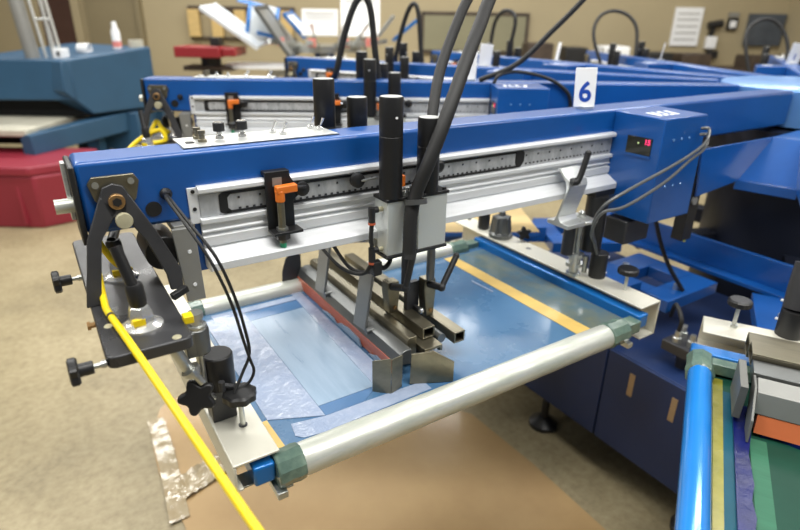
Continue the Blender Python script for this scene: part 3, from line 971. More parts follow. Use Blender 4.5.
for y in (0.172, -0.018):
    s_ = MB().slab([(-1.899, y - 0.020, 0.755), (-1.899, y + 0.028, 0.750), (-1.882, y + 0.026, 0.868), (-1.882, y - 0.024, 0.875)], 0.006)
    s_.build('hanger_strap', M['grey'], sq, 0.001)
    MB().cyl((-1.904, y - 0.036, 0.763), (-1.886, y - 0.036, 0.763), 0.006, 12).build('wing_bolt', M['steel'], sq)
w = MB().slab([(-1.957, -0.172, 0.778), (-1.957, -0.172, 0.7135), (-1.932, -0.196, 0.7135), (-1.932, -0.196, 0.788)], 0.002)
w.slab([(-1.932, -0.196, 0.786), (-1.932, -0.196, 0.7135), (-1.905, -0.188, 0.7135), (-1.905, -0.188, 0.782)], 0.002)
w.slab([(-1.905, -0.188, 0.782), (-1.905, -0.188, 0.730), (-1.892, -0.165, 0.735), (-1.892, -0.165, 0.765)], 0.002)
w.build('end_guard', M['nickel'], sq, 0.0006)
w = MB().ext([(-1.942, 0.7135), (-1.938, 0.765), (-1.928, 0.795), (-1.914, 0.810), (-1.888, 0.800), (-1.888, 0.7135)], 'y', 0.302, 0.305)
w.build('end_guard', M['gunmetal'], sq, 0.0006)

fb = thing('flood_bar', 'nickel flood bar hung from two square tubes, beside the orange-bladed squeegee', 'flood bar', (-1.82, 0.08, 0.72))


def sq_tube(x0, x1, z0, z1, y0, y1, w=0.003):
    m_ = MB()
    m_.box(x0, x1, y0, y1, z1 - w, z1)
    m_.box(x0, x1, y0, y1, z0, z0 + w)
    m_.box(x0, x0 + w, y0, y1, z0 + w, z1 - w)
    m_.box(x1 - w, x1, y0, y1, z0 + w, z1 - w)
    return m_


sq_tube(-1.826, -1.798, 0.765, 0.789, -0.142, 0.33).build('square_tube', M['nickel'], fb, 0.0006)
sq_tube(-1.768, -1.742, 0.751, 0.775, -0.168, 0.30).build('square_tube', M['nickel'], fb, 0.0006)
MB().ext([(-1.842, 0.763), (-1.800, 0.763), (-1.800, 0.749), (-1.806, 0.749), (-1.806, 0.757), (-1.836, 0.757), (-1.836, 0.749), (-1.842, 0.749)], 'y', -0.172, 0.32).build('carrier', M['nickel'], fb, 0.0008)
MB().ext([(-1.834, 0.757), (-1.827, 0.757), (-1.816, 0.7135), (-1.828, 0.7135)], 'y', -0.165, 0.31).build('flood_blade', M['steel'], fb, 0.0008)
w = MB().slab([(-1.888, -0.191, 0.7135), (-1.886, -0.192, 0.778), (-1.848, -0.210, 0.782), (-1.813, -0.2265, 0.757), (-1.813, -0.2265, 0.7135)], 0.003)
w.build('end_guard', M['nickel'], fb, 0.0006)
MB().box(-1.842, -1.822, -0.212, -0.172, 0.740, 0.757).build('guard_arm', M['nickel'], fb, 0.0008)
MB().cyl((-1.786, -0.150, 0.760), (-1.786, -0.110, 0.760), 0.010, 14).build('hook', M['steel'], fb)

# ------------------------------------------------------------------ screen under the nearest head
scr = thing('printing_screen', 'large print screen with silver roller tubes and pale blue mesh under the nearest arm', 'printing screen', (-1.75, 0.02, 0.69))
ZT = 0.711
YF, YB = -0.264, 0.300


def worn_tube(x0, x1, y, z, r):
    m_ = MB()
    n = 28
    prof = [(0, 0), (r * 0.97, 0)]
    k = 40
    for i in range(k + 1):
        prof.append((r * (1 + 0.006 * math.sin(i * 1.7) + 0.004 * random.uniform(-1, 1)), 0.004 + (x1 - x0 - 0.008) * i / k))
    prof += [(r * 0.97, x1 - x0), (0, x1 - x0)]
    m_.lathe((x0, y, z), (1, 0, 0), prof, n)
    return m_


worn_tube(-2.142, -1.422, YF, ZT, 0.0265).build('roller_tube', M['roller'], scr)
worn_tube(-2.142, -1.422, YB, ZT, 0.0265).build('roller_tube', M['roller'], scr)
for y in (YF, YB):
    m_ = MB().box(-2.125, -1.40, y - 0.006, y + 0.006, ZT - 0.032, ZT - 0.024)
    m_.build('lock_strip', M['roller'], scr, 0.001)
for x0, x1 in ((-2.215, -2.182), (-1.322, -1.290)):
    MB().box(x0, x1, YF - 0.01, YB + 0.01, 0.701, 0.735).build('side_bar', M['anod'], scr, 0.004, label='blue anodised side bar')
for x0, x1, sx in ((-2.182, -2.138, -1), (-1.426, -1.368, 1)):
    for y in (YF, YB):
        c = MB()
        c.lathe((x0, y, ZT), (1, 0, 0), [(0, 0), (0.0285, 0), (0.0300, 0.008), (0.0280, 0.020), (0.0295, (x1 - x0) * 0.75), (0.0280, x1 - x0), (0, x1 - x0)], 11)
        if sx > 0:
            c.box(x1, -1.322, y - 0.016, y + 0.016, ZT - 0.012, ZT + 0.016)
        cc = c.build('corner_wrap', M['gtape'], scr, 0.002, label='green-grey tape around the corner joint')
        xe = x0 if sx < 0 else x1
        MB().box(xe - 0.006, xe + 0.010, y - 0.028, y + 0.028, ZT - 0.034, ZT - 0.022).build('joint_plate', M['zinc'], cc, 0.001)
ZM = 0.7105
MB().box(-2.182, -1.322, YF + 0.012, YB - 0.012, ZM, ZM + 0.0015).build('mesh', M['mesh'], scr)
zt = ZM + 0.0016


def sheet(name, pts, m_, h=0.0006, lab=None, z=zt):
    return MB().ext(pts, 'z', z, z + h).build(name, m_, scr, 0, lab)


sheet('stencil_area', [(-2.060, -0.160), (-1.906, -0.160), (-1.906, 0.195), (-2.060, 0.195)], M['stencil'], 0.0006, 'pale unprinted stencil area')
sheet('dark_band', [(-2.085, 0.196), (-1.90, 0.196), (-1.90, 0.238), (-2.085, 0.236)], M['darkmesh'], 0.0006)
sheet('dark_band', [(-2.060, -0.190), (-1.985, -0.191), (-1.955, -0.170), (-1.905, -0.172), (-1.905, -0.161), (-2.060, -0.161)], M['darkmesh'], 0.0006)
sheet('clear_tape', [(-2.150, -0.150), (-2.061, -0.190), (-2.061, 0.236), (-2.150, 0.240)], M['tape'], 0.0012, 'crinkled lilac packing tape')
sheet('clear_tape', [(-2.125, -0.212), (-2.115, -0.222), (-2.08, -0.228), (-1.86, -0.222), (-1.86, -0.195), (-1.98, -0.192), (-2.062, -0.191), (-2.12, -0.180)], M['tape'], 0.0010)
sheet('clear_tape', [(-1.946, -0.165), (-1.909, -0.165), (-1.906, 0.285), (-1.930, 0.285)], M['tape'], 0.0014)
sheet('clear_tape', [(-2.13, 0.238), (-1.93, 0.240), (-1.93, 0.262), (-2.13, 0.262)], M['tape'], 0.0010)
sheet('masking_tape', [(-2.168, -0.236), (-2.148, -0.236), (-2.151, -0.150), (-2.168, -0.150)], M['ytape'], 0.0008, 'yellow masking tape')
sheet('masking_tape', [(-1.472, -0.238), (-1.428, -0.238), (-1.434, 0.262), (-1.470, 0.262)], M['ytape'], 0.0010, 'yellow masking tape')
sheet('film_strip', [(-1.428, -0.238), (-1.324, -0.238), (-1.324, 0.262), (-1.434, 0.262)], M['film'], 0.0008, 'smoky blue tape film')
sheet('painted_glint', [(-1.500, 0.100), (-1.494, 0.108), (-1.488, 0.030), (-1.494, 0.024)], M['tape'], 0.0014, z=zt)  # pale sliver laid on the mesh to draw a glint


# ------------------------------------------------------------------ screen holder channels
def c_channel(x0, x1, y0, y1, z0, z1, w, open_to, lip=None):
    m_ = MB()
    m_.box(x0, x1, y0, y1, z1 - w, z1)
    if open_to > 0:
        m_.box(x0, x0 + w, y0, y1, z0, z1 - w)
        m_.box(x0 + w, x0 + (lip or (x1 - x0)), y0, y1, z0, z0 + w)
    else:
        m_.box(x1 - w, x1, y0, y1, z0, z1 - w)
        m_.box(x1 - (lip or (x1 - x0)), x1 - w, y0, y1, z0, z0 + w)
    return m_


def stud_knob(parent, x, y, z0, zk, r, lab=None, lob=8, dep=0.10):
    st = MB().cyl((x, y, z0), (x, y, zk), 0.0042, 14).build('stud', M['zinc'], parent)
    k_ = MB()
    knob_lobed(k_, (x, y, zk), (0, 0, 1), r, 0.015, lob, dep)
    k_.build('hand_knob', M['black'], st)
    return st


hl = thing('screen_holder', 'white aluminium channel clamping the left side of the nearest screen, star knobs on it', 'screen holder', (-2.21, 0.05, 0.668))
c_channel(-2.242, -2.172, -0.268, 0.40, 0.700, 0.750, 0.0045, 1, 0.012).build('channel', M['chan'], hl, 0.0015)
MB().box(-2.180, -2.150, -0.255, -0.212, 0.655, 0.659).box(-2.180, -2.1765, -0.255, -0.212, 0.655, 0.690).box(-2.238, -2.1765, -0.255, -0.225, 0.690, 0.6935).box(-2.238, -2.232, -0.255, -0.225, 0.690, 0.702).build('clip', M['zinc'], hl, 0.0008)
stud_knob(hl, -2.200, -0.186, 0.750, 0.800, 0.0265)
MB().lathe((-2.200, -0.186, 0.7495), (0, 0, 1), [(0.007, 0), (0.007, 0.0015), (0, 0.0015)], 14).build('bush', M['gunmetal'], hl)
# micro-adjuster tower under the valve plate
a = MB().box(-2.238, -2.200, -0.160, -0.126, 0.750, 0.806).build('adjuster_block', M['gunmetal'], hl, 0.002)
MB().lathe((-2.216, -0.142, 0.806), (0, 0, 1), [(0, 0), (0.0235, 0), (0.0235, 0.056), (0.022, 0.058), (0, 0.058)], 14).build('adjuster_knob', M['black'], a, 0.0008)
for (x, y, zz) in ((-2.222, -0.176, 0.827),):
    f = MB().cyl((x, y, zz - 0.010), (x, y, zz + 0.006), 0.005, 12)
    f.cyl((x, y, zz), (x + 0.016, y, zz - 0.008), 0.004, 10)
    f.build('hose_barb', M['gunmetal'], a)
s_ = MB().cyl((-2.258, -0.165, 0.826), (-2.232, -0.165, 0.800), 0.0035, 12)
s_.build('adjuster_screw', M['zinc'], a)
k_ = MB()
c0 = Vector((-2.258, -0.176, 0.822))
ax = Vector((-0.25, -0.85, 0.25)).normalized()
u = ax.cross(Vector((0, 0, 1))).normalized()
v = ax.cross(u)
pts = []
for k in range(40):
    ang = k * 2 * math.pi / 40
    rr = 0.0285 * (1 - 0.36 * (0.5 - 0.5 * math.cos(5 * ang)))
    pts.append(c0 + (u * math.cos(ang) + v * math.sin(ang)) * rr)
k_.slab(pts, 0.013)
k_.build('star_knob', M['black'], hl, 0.003)
# silver clevis joining the holder to the valve plate
cl = MB().lathe((-2.242, -0.150, 0.880), (0, 0, 1), [(0, 0), (0.0175, 0), (0.0175, 0.038), (0.016, 0.042), (0, 0.042)], 20)
cl.box(-2.262, -2.238, -0.166, -0.130, 0.880, 0.920)
cl.build('clevis', M['steel'], hl, 0.002)
MB().cyl((-2.242, -0.150, 0.800), (-2.242, -0.150, 0.880), 0.006, 14).build('clevis_pin', M['zinc'], hl)
MB().lathe((-2.241, -0.152, 0.922), (0, 0, 1), [(0.014, 0), (0.014, 0.004), (0.009, 0.005), (0.009, 0.014), (0.011, 0.015), (0.011, 0.024), (0, 0.025)], 18).build('clevis_bolt', M['zinc'], hl)
r_ = MB().cyl((-2.278, -0.170, 0.905), (-2.262, -0.175, 0.862), 0.0085, 14)
r_.lathe((-2.264, -0.178, 0.872), (0.55, -0.15, -1), [(0, 0), (0.014, 0), (0.014, 0.006), (0.010, 0.008), (0.010, 0.012), (0.006, 0.013), (0.006, 0.030), (0, 0.030)], 18)
r_.build('swivel_screw', M['zinc'], hl)

hr = thing('screen_holder', 'white aluminium C channel along the right side of the nearest screen, under the control box', 'screen holder', (-1.27, 0.08, 0.668))
c_channel(-1.310, -1.238, -0.266, 0.46, 0.662, 0.750, 0.0045, -1, 0.055).build('channel', M['chan'], hr, 0.0015)
stud_knob(hr, -1.262, -0.184, 0.750, 0.792, 0.0245, lob=14, dep=0.04)
MB().lathe((-1.258, -0.096, 0.750), (0, 0, 1), [(0, 0), (0.021, 0), (0.021, 0.064), (0.0195, 0.066), (0, 0.066)], 28).build('air_cylinder', M['black'], hr)
for z in (0.757, 0.800):
    MB().cyl((-1.240, -0.100, z), (-1.231, -0.103, z), 0.0035, 10).build('port', M['white'], hr)
MB().cyl((-1.236, -0.1015, 0.770), (-1.236, -0.1015, 0.793), 0.0025, 8).build('port_tube', M['white'], hr)
# adjuster stack below the rail clamp
st = MB()
for z0_, z1_, rr in ((0.750, 0.757, 0.018), (0.757, 0.775, 0.012), (0.775, 0.784, 0.022), (0.784, 0.800, 0.015), (0.800, 0.808, 0.021), (0.808, 0.905, 0.008)):
    st.cyl((-1.300, -0.056, z0_), (-1.300, -0.056, z1_), rr, 14)
st.cyl((-1.318, -0.070, 0.768), (-1.318, -0.070, 0.815), 0.007, 10)
st.cyl((-1.276, -0.070, 0.755), (-1.276, -0.070, 0.800), 0.0065, 10)
st.build('adjuster_stack', M['zinc'], hr)
MB().cyl((-1.328, -0.050, 0.810), (-1.328, -0.050, 0.905), 0.015, 12).build('spring', M['gunmetal'], hr)
# registration pot and small star knob further along
pt = MB().lathe((-1.275, 0.245, 0.750), (0, 0, 1), [(0, 0), (0.036, 0), (0.036, 0.012), (0.029, 0.016), (0.025, 0.058), (0.022, 0.064), (0.010, 0.066), (0.010, 0.078), (0, 0.078)], 10)
for k in range(5):
    aa = math.radians(72 * k + 200)
    pt.bar((-1.275 + 0.031 * math.cos(aa), 0.245 + 0.031 * math.sin(aa), 0.762), (-1.275 + 0.025 * math.cos(aa), 0.245 + 0.025 * math.sin(aa), 0.812), 0.007, 0.006)
pt.build('adjuster_pot', M['steel'], hr, 0.001)
k_ = MB()
knob_lobed(k_, (-1.236, 0.190, 0.770), (-0.45, -0.85, 0.25), 0.022, 0.012, 5, 0.42)
k_.build('star_knob', M['black'], hr)
MB().cyl((-1.272, 0.325, 0.750), (-1.272, 0.325, 0.80), 0.018, 20).build('air_cylinder', M['black'], hr)
MB().cyl((-1.255, 0.415, 0.750), (-1.255, 0.415, 0.762), 0.006, 10).build('screw', M['gunmetal'], hr)
MB().lathe((-1.272, 0.130, 0.7495), (0, 0, 1), [(0.008, 0), (0.008, 0.001), (0, 0.001)], 12).build('bush', M['grey'], hr)

# clamp that hangs the right holder from the rail
rc = thing('rail_clamp', 'bent silver rail clamp with a black lever, gripping the right end of the nearest rail', 'clamp', (-1.34, -0.09, 0.89))
prof = [(-0.052, 1.036), (-0.060, 1.036), (-0.088, 1.014), (-0.093, 1.000), (-0.071, 0.925), (-0.080, 0.914), (-0.104, 0.912), (-0.104, 0.902), (-0.040, 0.902), (-0.040, 0.912), (-0.060, 0.914), (-0.065, 0.925), (-0.0845, 0.992), (-0.080, 1.008)]
MB().ext(prof, 'x', -1.402, -1.342).build('bracket', M['alu'], rc, 0.0015)
MB().box(-1.342, -1.300, -0.106, -0.04, 0.902, 0.912).build('foot', M['alu'], rc, 0.003)
MB().lathe((-1.320, -0.072, 0.912), (0, 0, 1), [(0.011, 0), (0.011, 0.004), (0.008, 0.005), (0.008, 0.012), (0.004, 0.016), (0, 0.016)], 14).build('bolt', M['zinc'], rc)
MB().lathe((-1.352, -0.090, 0.912), (0, 0, 1), [(0.006, 0), (0.006, 0.0008), (0, 0.0008)], 12).build('hole', M['black'], rc)
lv = MB().pipe([(-1.388, -0.080, 1.008), (-1.390, -0.096, 1.013), (-1.394, -0.104, 1.016)], 0.009, 12, 3)
lv.pipe([(-1.404, -0.100, 1.014), (-1.391, -0.106, 1.020), (-1.370, -0.104, 1.076)], 0.0068, 12, 3)
lv.ball((-1.370, -0.104, 1.076), 0.0075, 10)
lv.build('lever', M['black'], rc)

# dark bowl put in for the shadowy gap between clamp and control box
rs = thing('shade_gap_bowl', 'dark bowl added for the shade between the rail clamp and the control box', 'air regulator', (-1.235, -0.06, 0.83))
MB().cyl((-1.262, -0.066, 0.815), (-1.262, -0.066, 0.955), 0.026, 20).build('bowl', M['black'], rs)
MB().box(-1.285, -1.216, -0.0765, -0.0395, 0.955, 0.968).build('mount', M['black'], rs)
MB().box(-1.214, -1.120, -0.125, -0.062, 0.835, 0.895).build('valve_body', M['gunmetal'], rs, 0.003)

# two lines plugged into the control box
for k, (dz, lab) in enumerate(((0.0, 'upper of two grey air lines curving from the side of the nearest control box'), (-0.014, 'lower of two grey air lines curving from the side of the nearest control box'))):
    c = MB().pipe([(-1.078, -0.178, 1.118 + dz), (-1.074, -0.195, 1.118 + dz), (-1.094, -0.205, 1.092 + dz), (-1.150, -0.208, 1.070 + dz), (-1.226, -0.206, 1.046 + dz * 2.2), (-1.339, -0.198, 1.012 + dz * 2.6), (-1.385, -0.175, 0.975 + dz), (-1.362, -0.140, 0.915 + dz), (-1.303, -0.110, 0.850), (-1.268, -0.098, 0.806)], 0.0036, 8, 6)
    o = c.build('air_line', M['clear'])
    tag(o, lab, 'air line')


# ------------------------------------------------------------------ platen arms and platens
def platen_arm(k, label):
    STATION[0] = math.radians(-30 * k)
    t = thing('platen_bracket', label, 'platen arm', (-0.85, 0, 0.58), 'blue platen arms under the print arms')
    m_ = MB()
    m_.box(-0.96, -0.705, 0.06, 0.15, 0.575, 0.612)
    m_.box(-0.96, -0.705, -0.13, -0.05, 0.575, 0.612)
    m_.box(-0.96, -0.90, -0.05, 0.06, 0.575, 0.612)
    m_.box(-0.78, -0.705, -0.05, 0.06, 0.575, 0.612)
    m_.build('bracket', M['blue'], t, 0.002)
    MB().box(-1.9, -0.96, -0.04, 0.04, 0.580, 0.640).build('beam', M['blue'], t, 0.002)
    b = MB()
    for y in (-0.09, 0.09):
        b.cyl((-0.86, y, 0.612), (-0.86, y, 0.628), 0.010, 10)
    b.build('bolt', M['zinc'], t)
    STATION[0] = 0
    return t


platen_arm(0, 'blue platen arm bracket with a square hole, beyond the right holder of the nearest screen')
platen_arm(1, 'blue platen arm bracket behind the second print arm')
platen_arm(-1, 'blue platen arm bracket beneath the screen in the lower right corner')
STATION[0] = math.radians(-30)
pt = thing('printing_platen', 'tan-taped printing platen seen behind the right holder of the nearest screen', 'platen', (-1.45, 0, 0.66), None)
MB().box(-1.95, -1.03, -0.18, 0.18, 0.655, 0.672).build('board', M['blue'], pt, 0.002)
MB().box(-1.95, -1.03, -0.18, 0.18, 0.672, 0.674).build('tape_cover', M['tan'], pt)
MB().box(-1.8, -1.3, -0.05, 0.05, 0.640, 0.655).build('mount', M['gunmetal'], pt)
STATION[0] = 0

# hanging black bracket near the hub
hb = thing('stop_bracket', 'dark bracket with a round bolt hanging beside the nearest control box', 'bracket', (-0.93, -0.10, 0.8))
MB().box(-0.945, -0.90, -0.118, -0.085, 0.79, 1.047).build('arm', M['black'], hb, 0.002)
MB().cyl((-0.930, -0.124, 0.905), (-0.930, -0.118, 0.905), 0.011, 16).build('bolt', M['grey'], hb)

# curved black lead down to the base ring
c = MB().pipe([(-0.95, -0.02, 0.86), (-0.92, -0.045, 0.76), (-0.90, -0.075, 0.69), (-0.86, -0.11, 0.615)], 0.006, 8, 5)
o = c.build('cable', M['rubber'])
tag(o, 'short black lead curving down onto the blue platen arm below the control box', 'cable')

am = thing('air_manifold', 'silver air fittings in the shade beneath the blue platen bracket, past the channel end', 'air fittings', (-0.98, -0.2, 0.5))
MB().box(-1.02, -0.93, -0.27, -0.17, 0.500, 0.530).build('block', M['gunmetal'], am, 0.002)
for x_, y_ in ((-1.00, -0.20), (-0.985, -0.235), (-0.955, -0.19), (-0.945, -0.25)):
    f_ = MB().lathe((x_, y_, 0.530), (0, 0, 1), [(0, 0), (0.012, 0), (0.012, 0.014), (0.008, 0.016), (0.008, 0.034), (0, 0.034)], 8)
    f_.build('fitting', M['zinc'], am)
MB().pipe([(-1.0, -0.20, 0.565), (-1.0, -0.20, 0.60), (-0.97, -0.16, 0.62), (-0.93, -0.13, 0.56)], 0.006, 8).build('tube', M['rubber'], am)
MB().cyl((-0.975, -0.22, 0.452), (-0.975, -0.22, 0.500), 0.02, 14).build('stand', M['gunmetal'], am)

# ------------------------------------------------------------------ the other stations' arms
order = ['', 'second', 'third', 'fourth', 'fifth', 'sixth']
where = ['', 'just behind the arm with the 6 card', 'third from the viewer', 'fourth from the viewer', 'fifth from the viewer', 'farthest, at the right edge by the 1 card']
sign_where = ['', 'white number card seen edge-on behind the thick hoses, on the second print arm', 'white number card on the third print arm', 'white number card on the fourth print arm, far back', 'white number card on the fifth print arm',
              'white card with a small numeral on the farthest arm at the right edge']
sign_blank = None
for k in range(1, 6):
    a = math.radians(-30 * k)
    copy_tree(arm1, a, 'blue print arm ' + where[k])
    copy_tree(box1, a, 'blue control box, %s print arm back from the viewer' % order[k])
    dx = {1: 0.262, 2: 0.17, 3: 0.16, 4: 0.15, 5: 0.1}[k]
    hd = copy_tree(head1, a, 'print head with black cylinders, on the %s print arm back from the viewer' % order[k])
    hd.location += Matrix.Rotation(a, 3, 'Z') @ Vector((dx, 0, 0))
    if k <= 3:
        copy_tree(sensor1, a, 'orange-plugged sensor at the outer rail end of the %s print arm back' % order[k])
    if k == 1:
        sn = copy_tree(sensor1, a, 'orange-plugged sensor seen between the black cylinders, on the second arm')
        sn.location += Matrix.Rotation(a, 3, 'Z') @ Vector((0.33, 0, 0))
    if k <= 2:
        copy_tree(pframe1, a, 'dark pivot bracket and valve plate at the outer end of the %s print arm' % order[k])
        copy_tree(v1, a, 'near lever valve on the plate of the %s print arm' % order[k])
        copy_tree(v2, a, 'rear lever valve on the plate of the %s print arm' % order[k])
    STATION[0] = a
    make_loop('black hose loop arching over the %s print arm back from the viewer' % order[k], k)
    make_sign(sign_where[k], '1' if k == 5 else '', 0.04, k)
    STATION[0] = 0

# yellow hose on the second arm's plate
STATION[0] = math.radians(-30)
yh2 = thing('air_hose', 'yellow air hose curled on the valve plate of the second print arm', 'hose', (-2.33, -0.1, 0.955))
MB().pipe([(-2.300, -0.010, 0.972), (-2.318, -0.020, 0.990), (-2.335, -0.012, 1.010), (-2.345, -0.06, 0.975), (-2.34, -0.115, 0.962), (-2.30, -0.125, 0.962), (-2.285, -0.09, 0.966), (-2.31, -0.06, 0.99), (-2.36, -0.10, 0.97), (-2.39, -0.16, 0.93), (-2.40, -0.2, 0.85)], 0.0072, 10, 6).build('tube', M['yellow'], yh2)
o = MB().pipe([(-1.212, -0.06, 1.05), (-1.205, -0.06, 1.15), (-1.18, -0.05, 1.178), (-1.12, -0.05, 1.186), (-1.02, -0.05, 1.165), (-0.95, -0.05, 1.12), (-0.93, -0.045, 1.06)], 0.006, 10, 8)
cb = thing('cable', 'black cable arching over the control box of the second print arm', 'cable', (-1.2, -0.06, 1.05))
o.build('sheath', M['rubber'], cb)
h3 = thing('corrugated_hose', 'thin black hose slanting up to the right above the third arm', 'hose', (-1.14, -0.05, 1.2), 'black corrugated hoses over the heads')
MB().pipe([(-1.25, -0.03, 1.156), (-1.132, -0.05, 1.211), (-1.03, -0.05, 1.31), (-0.941, -0.05, 1.404), (-0.85, -0.05, 1.52), (-0.78, -0.05, 1.75), (-0.76, -0.05, 2.7)], 0.0085, 10, 8).build('conduit', M['rubber'], h3)
STATION[0] = 0

# ------------------------------------------------------------------ station at the lower right corner
STATION[0] = math.radians(30)
s2 = thing('printing_screen', 'screen in the lower right corner with a bright blue roller tube and green emulsion', 'printing screen', (-1.75, 0.0, 0.69))
MB().cyl((-2.2, 0.298, 0.725), (-1.452, 0.298, 0.725), 0.0215, 28).build('roller_tube', M['skyblue'], s2, label='bright blue roller tube')
MB().cyl((-2.2, -0.298, 0.725), (-1.452, -0.298, 0.725), 0.0215, 20).build('roller_tube', M['skyblue'], s2)
MB().box(-1.385, -1.350, -0.315, 0.318, 0.705, 0.738).build('side_bar', M['anod'], s2, 0.004)
cw = MB().lathe((-1.455, 0.298, 0.722), (1, 0, 0), [(0, 0), (0.025, 0), (0.027, 0.01), (0.025, 0.03), (0.026, 0.068), (0, 0.068)], 9)
cw.box(-1.415, -1.388, 0.16, 0.30, 0.712, 0.735)
cw.build('corner_wrap', M['gtape'], s2, 0.002)
MB().box(-2.2, -1.39, -0.29, 0.29, 0.7050, 0.7065).build('mesh', M['greenmesh'], s2)
z_ = 0.7066


def sheet2(name, pts, m_, h=0.0008, lab=None):
    return MB().ext(pts, 'z', z_, z_ + h).build(name, m_, s2, 0, lab)


sheet2('tape_strip', [(-2.2, 0.258), (-1.42, 0.255), (-1.42, 0.272), (-2.2, 0.270)], M['olive'], 0.0010, 'olive yellow tape strip')
sheet2('teal_edge', [(-2.2, 0.238), (-1.46, 0.238), (-1.46, 0.256), (-2.2, 0.258)], M['tealmesh'])
wob = [(-1.50 - i * 0.035, 0.219 + 0.003 * math.sin(i * 2.1) + random.uniform(-0.003, 0.003)) for i in range(21)]
sheet2('ink_bank', [(-2.2, 0.241), (-1.50, 0.241)] + wob, M['ink'], 0.006, 'bank of navy ink')
sheet2('pale_strip', [(-2.2, 0.192), (-1.585, 0.192), (-1.585, 0.217), (-2.2, 0.217)], M['greenlight'], 0.0007, 'paler green strip')
wb2 = [(-1.575 + 0.004 * math.sin(i * 1.7) + random.uniform(-0.003, 0.003), 0.20 - i * 0.025) for i in range(18)]
sheet2('ink_bank', [(-1.560, 0.205), (-1.560, -0.23)] + wb2[::-1], M['ink'], 0.007)

h2_ = thing('screen_holder', 'white aluminium channel at the right edge of the picture, holding the blue-tubed screen', 'screen holder', (-1.26, 0.0, 0.668))
c_channel(-1.315, -1.237, -0.30, 0.300, 0.690, 0.750, 0.0045, -1, 0.03).build('channel', M['chan'], h2_, 0.0015)
stud_knob(h2_, -1.262, 0.243, 0.750, 0.800, 0.0235, lob=14, dep=0.04)
MB().lathe((-1.262, 0.242, 0.7495), (0, 0, 1), [(0.007, 0), (0.007, 0.006), (0, 0.006)], 14).build('bush', M['zinc'], h2_)
MB().cyl((-1.245, 0.142, 0.750), (-1.245, 0.142, 0.808), 0.025, 26).build('air_cylinder', M['black'], h2_)
MB().pipe([(-1.238, 0.140, 0.808), (-1.228, 0.140, 0.85), (-1.215, 0.138, 0.90)], 0.026, 18, 3).build('cylinder_cover', M['gunmetal'], h2_)
for z in (0.772, 0.815):
    MB().cyl((-1.225, 0.163, z), (-1.222, 0.168, z), 0.003, 8).build('port', M['white'], h2_)

sqb = thing('squeegee', 'squeegee with a salmon blade on the green screen in the lower right corner', 'squeegee', (-1.52, 0.0, 0.712))
MB().ext([(-1.568, 0.745), (-1.560, 0.782), (-1.525, 0.790), (-1.512, 0.780), (-1.505, 0.742), (-1.530, 0.740)], 'y', -0.24, 0.220).build('holder', M['grey'], sqb, 0.0012)
MB().ext([(-1.566, 0.746), (-1.550, 0.746), (-1.562, 0.7135), (-1.577, 0.7135)], 'y', -0.24, 0.212).build('blade', M['blade2'], sqb, label='salmon orange blade')
MB().ext([(-1.610, 0.7136), (-1.570, 0.7136), (-1.52, 0.760), (-1.51, 0.785), (-1.55, 0.785), (-1.60, 0.750)], 'y', 0.221, 0.225).build('end_guard', M['guard'], sqb, 0.0006)
MB().box(-1.56, -1.465, 0.234, 0.246, 0.722, 0.785).build('end_guard', M['guard'], sqb, 0.0006)
fbb = thing('flood_bar', 'nickel flood bar rails beside the salmon-bladed squeegee, at the right edge', 'flood bar', (-1.42, 0.0, 0.75))
sq_tube(-1.395, -1.345, 0.755, 0.785, -0.25, 0.226).build('rail', M['nickel'], fbb, 0.0008)
sq_tube(-1.452, -1.400, 0.770, 0.795, -0.25, 0.226).build('rail', M['nickel'], fbb, 0.0008)
MB().box(-1.503, -1.455, -0.25, 0.224, 0.765, 0.785).build('carrier', M['steel'], fbb, 0.001)
STATION[0] = 0

# ------------------------------------------------------------------ board on the floor
pb = []
for x, y in ((-2.16, 1.02), (-2.20, 0.98), (-2.235, 0.90), (-2.262, 0.78), (-2.270, 0.65), (-2.262, 0.52), (-2.25, 0.40), (-2.25, -0.9), (-1.235, -0.9), (-1.233, -0.25), (-1.222, 0.05), (-1.232, 0.355), (-1.40, 0.6), (-1.55, 1.02)):
    pb.append((x, y))
kb = thing('kraft_board', 'brown kraft board lying on the concrete floor beneath the nearest screen', 'cardboard', (-1.75, 0.1, 0))
MB().ext(pb, 'z', 0.0, 0.004).build('sheet', M['paper'], kb)
wr = thing('plastic_wrap', 'crinkled clear plastic tape on the floor board, bottom left', 'plastic wrap', (-2.15, 0.45, 0.004))
w = MB()
nx, ny = 26, 8
g = [[None] * (ny + 1) for _ in range(nx + 1)]
for i in range(nx + 1):
    for j in range(ny + 1):
        x = -2.27 + 0.26 * i / nx
        y = 0.475 + 0.10 * j / ny + 0.08 * (i / nx)
        g[i][j] = w.bm.verts.new((x, y, 0.007 + random.uniform(0, 0.010)))
for i in range(nx):
    for j in range(ny):
        w.face([g[i][j], g[i + 1][j], g[i + 1][j + 1], g[i][j + 1]])
w.build('crinkled_strip', M['plasticwrap'], wr)
w = MB()
g = [[None] * 5 for _ in range(31)]
for i in range(31):
    for j in range(5):
        y = 0.42 + 0.50 * i / 30
        x = -2.285 + 0.055 * j / 4 + 0.03 * math.sin((y - 0.42) * 3)
        g[i][j] = w.bm.verts.new((x, y, 0.007 + random.uniform(0, 0.006)))
for i in range(30):
    for j in range(4):
        w.face([g[i][j], g[i + 1][j], g[i + 1][j + 1], g[i][j + 1]])
w.build('crinkled_edge', M['plasticwrap'], wr)

# ------------------------------------------------------------------ conveyor dryer on the left


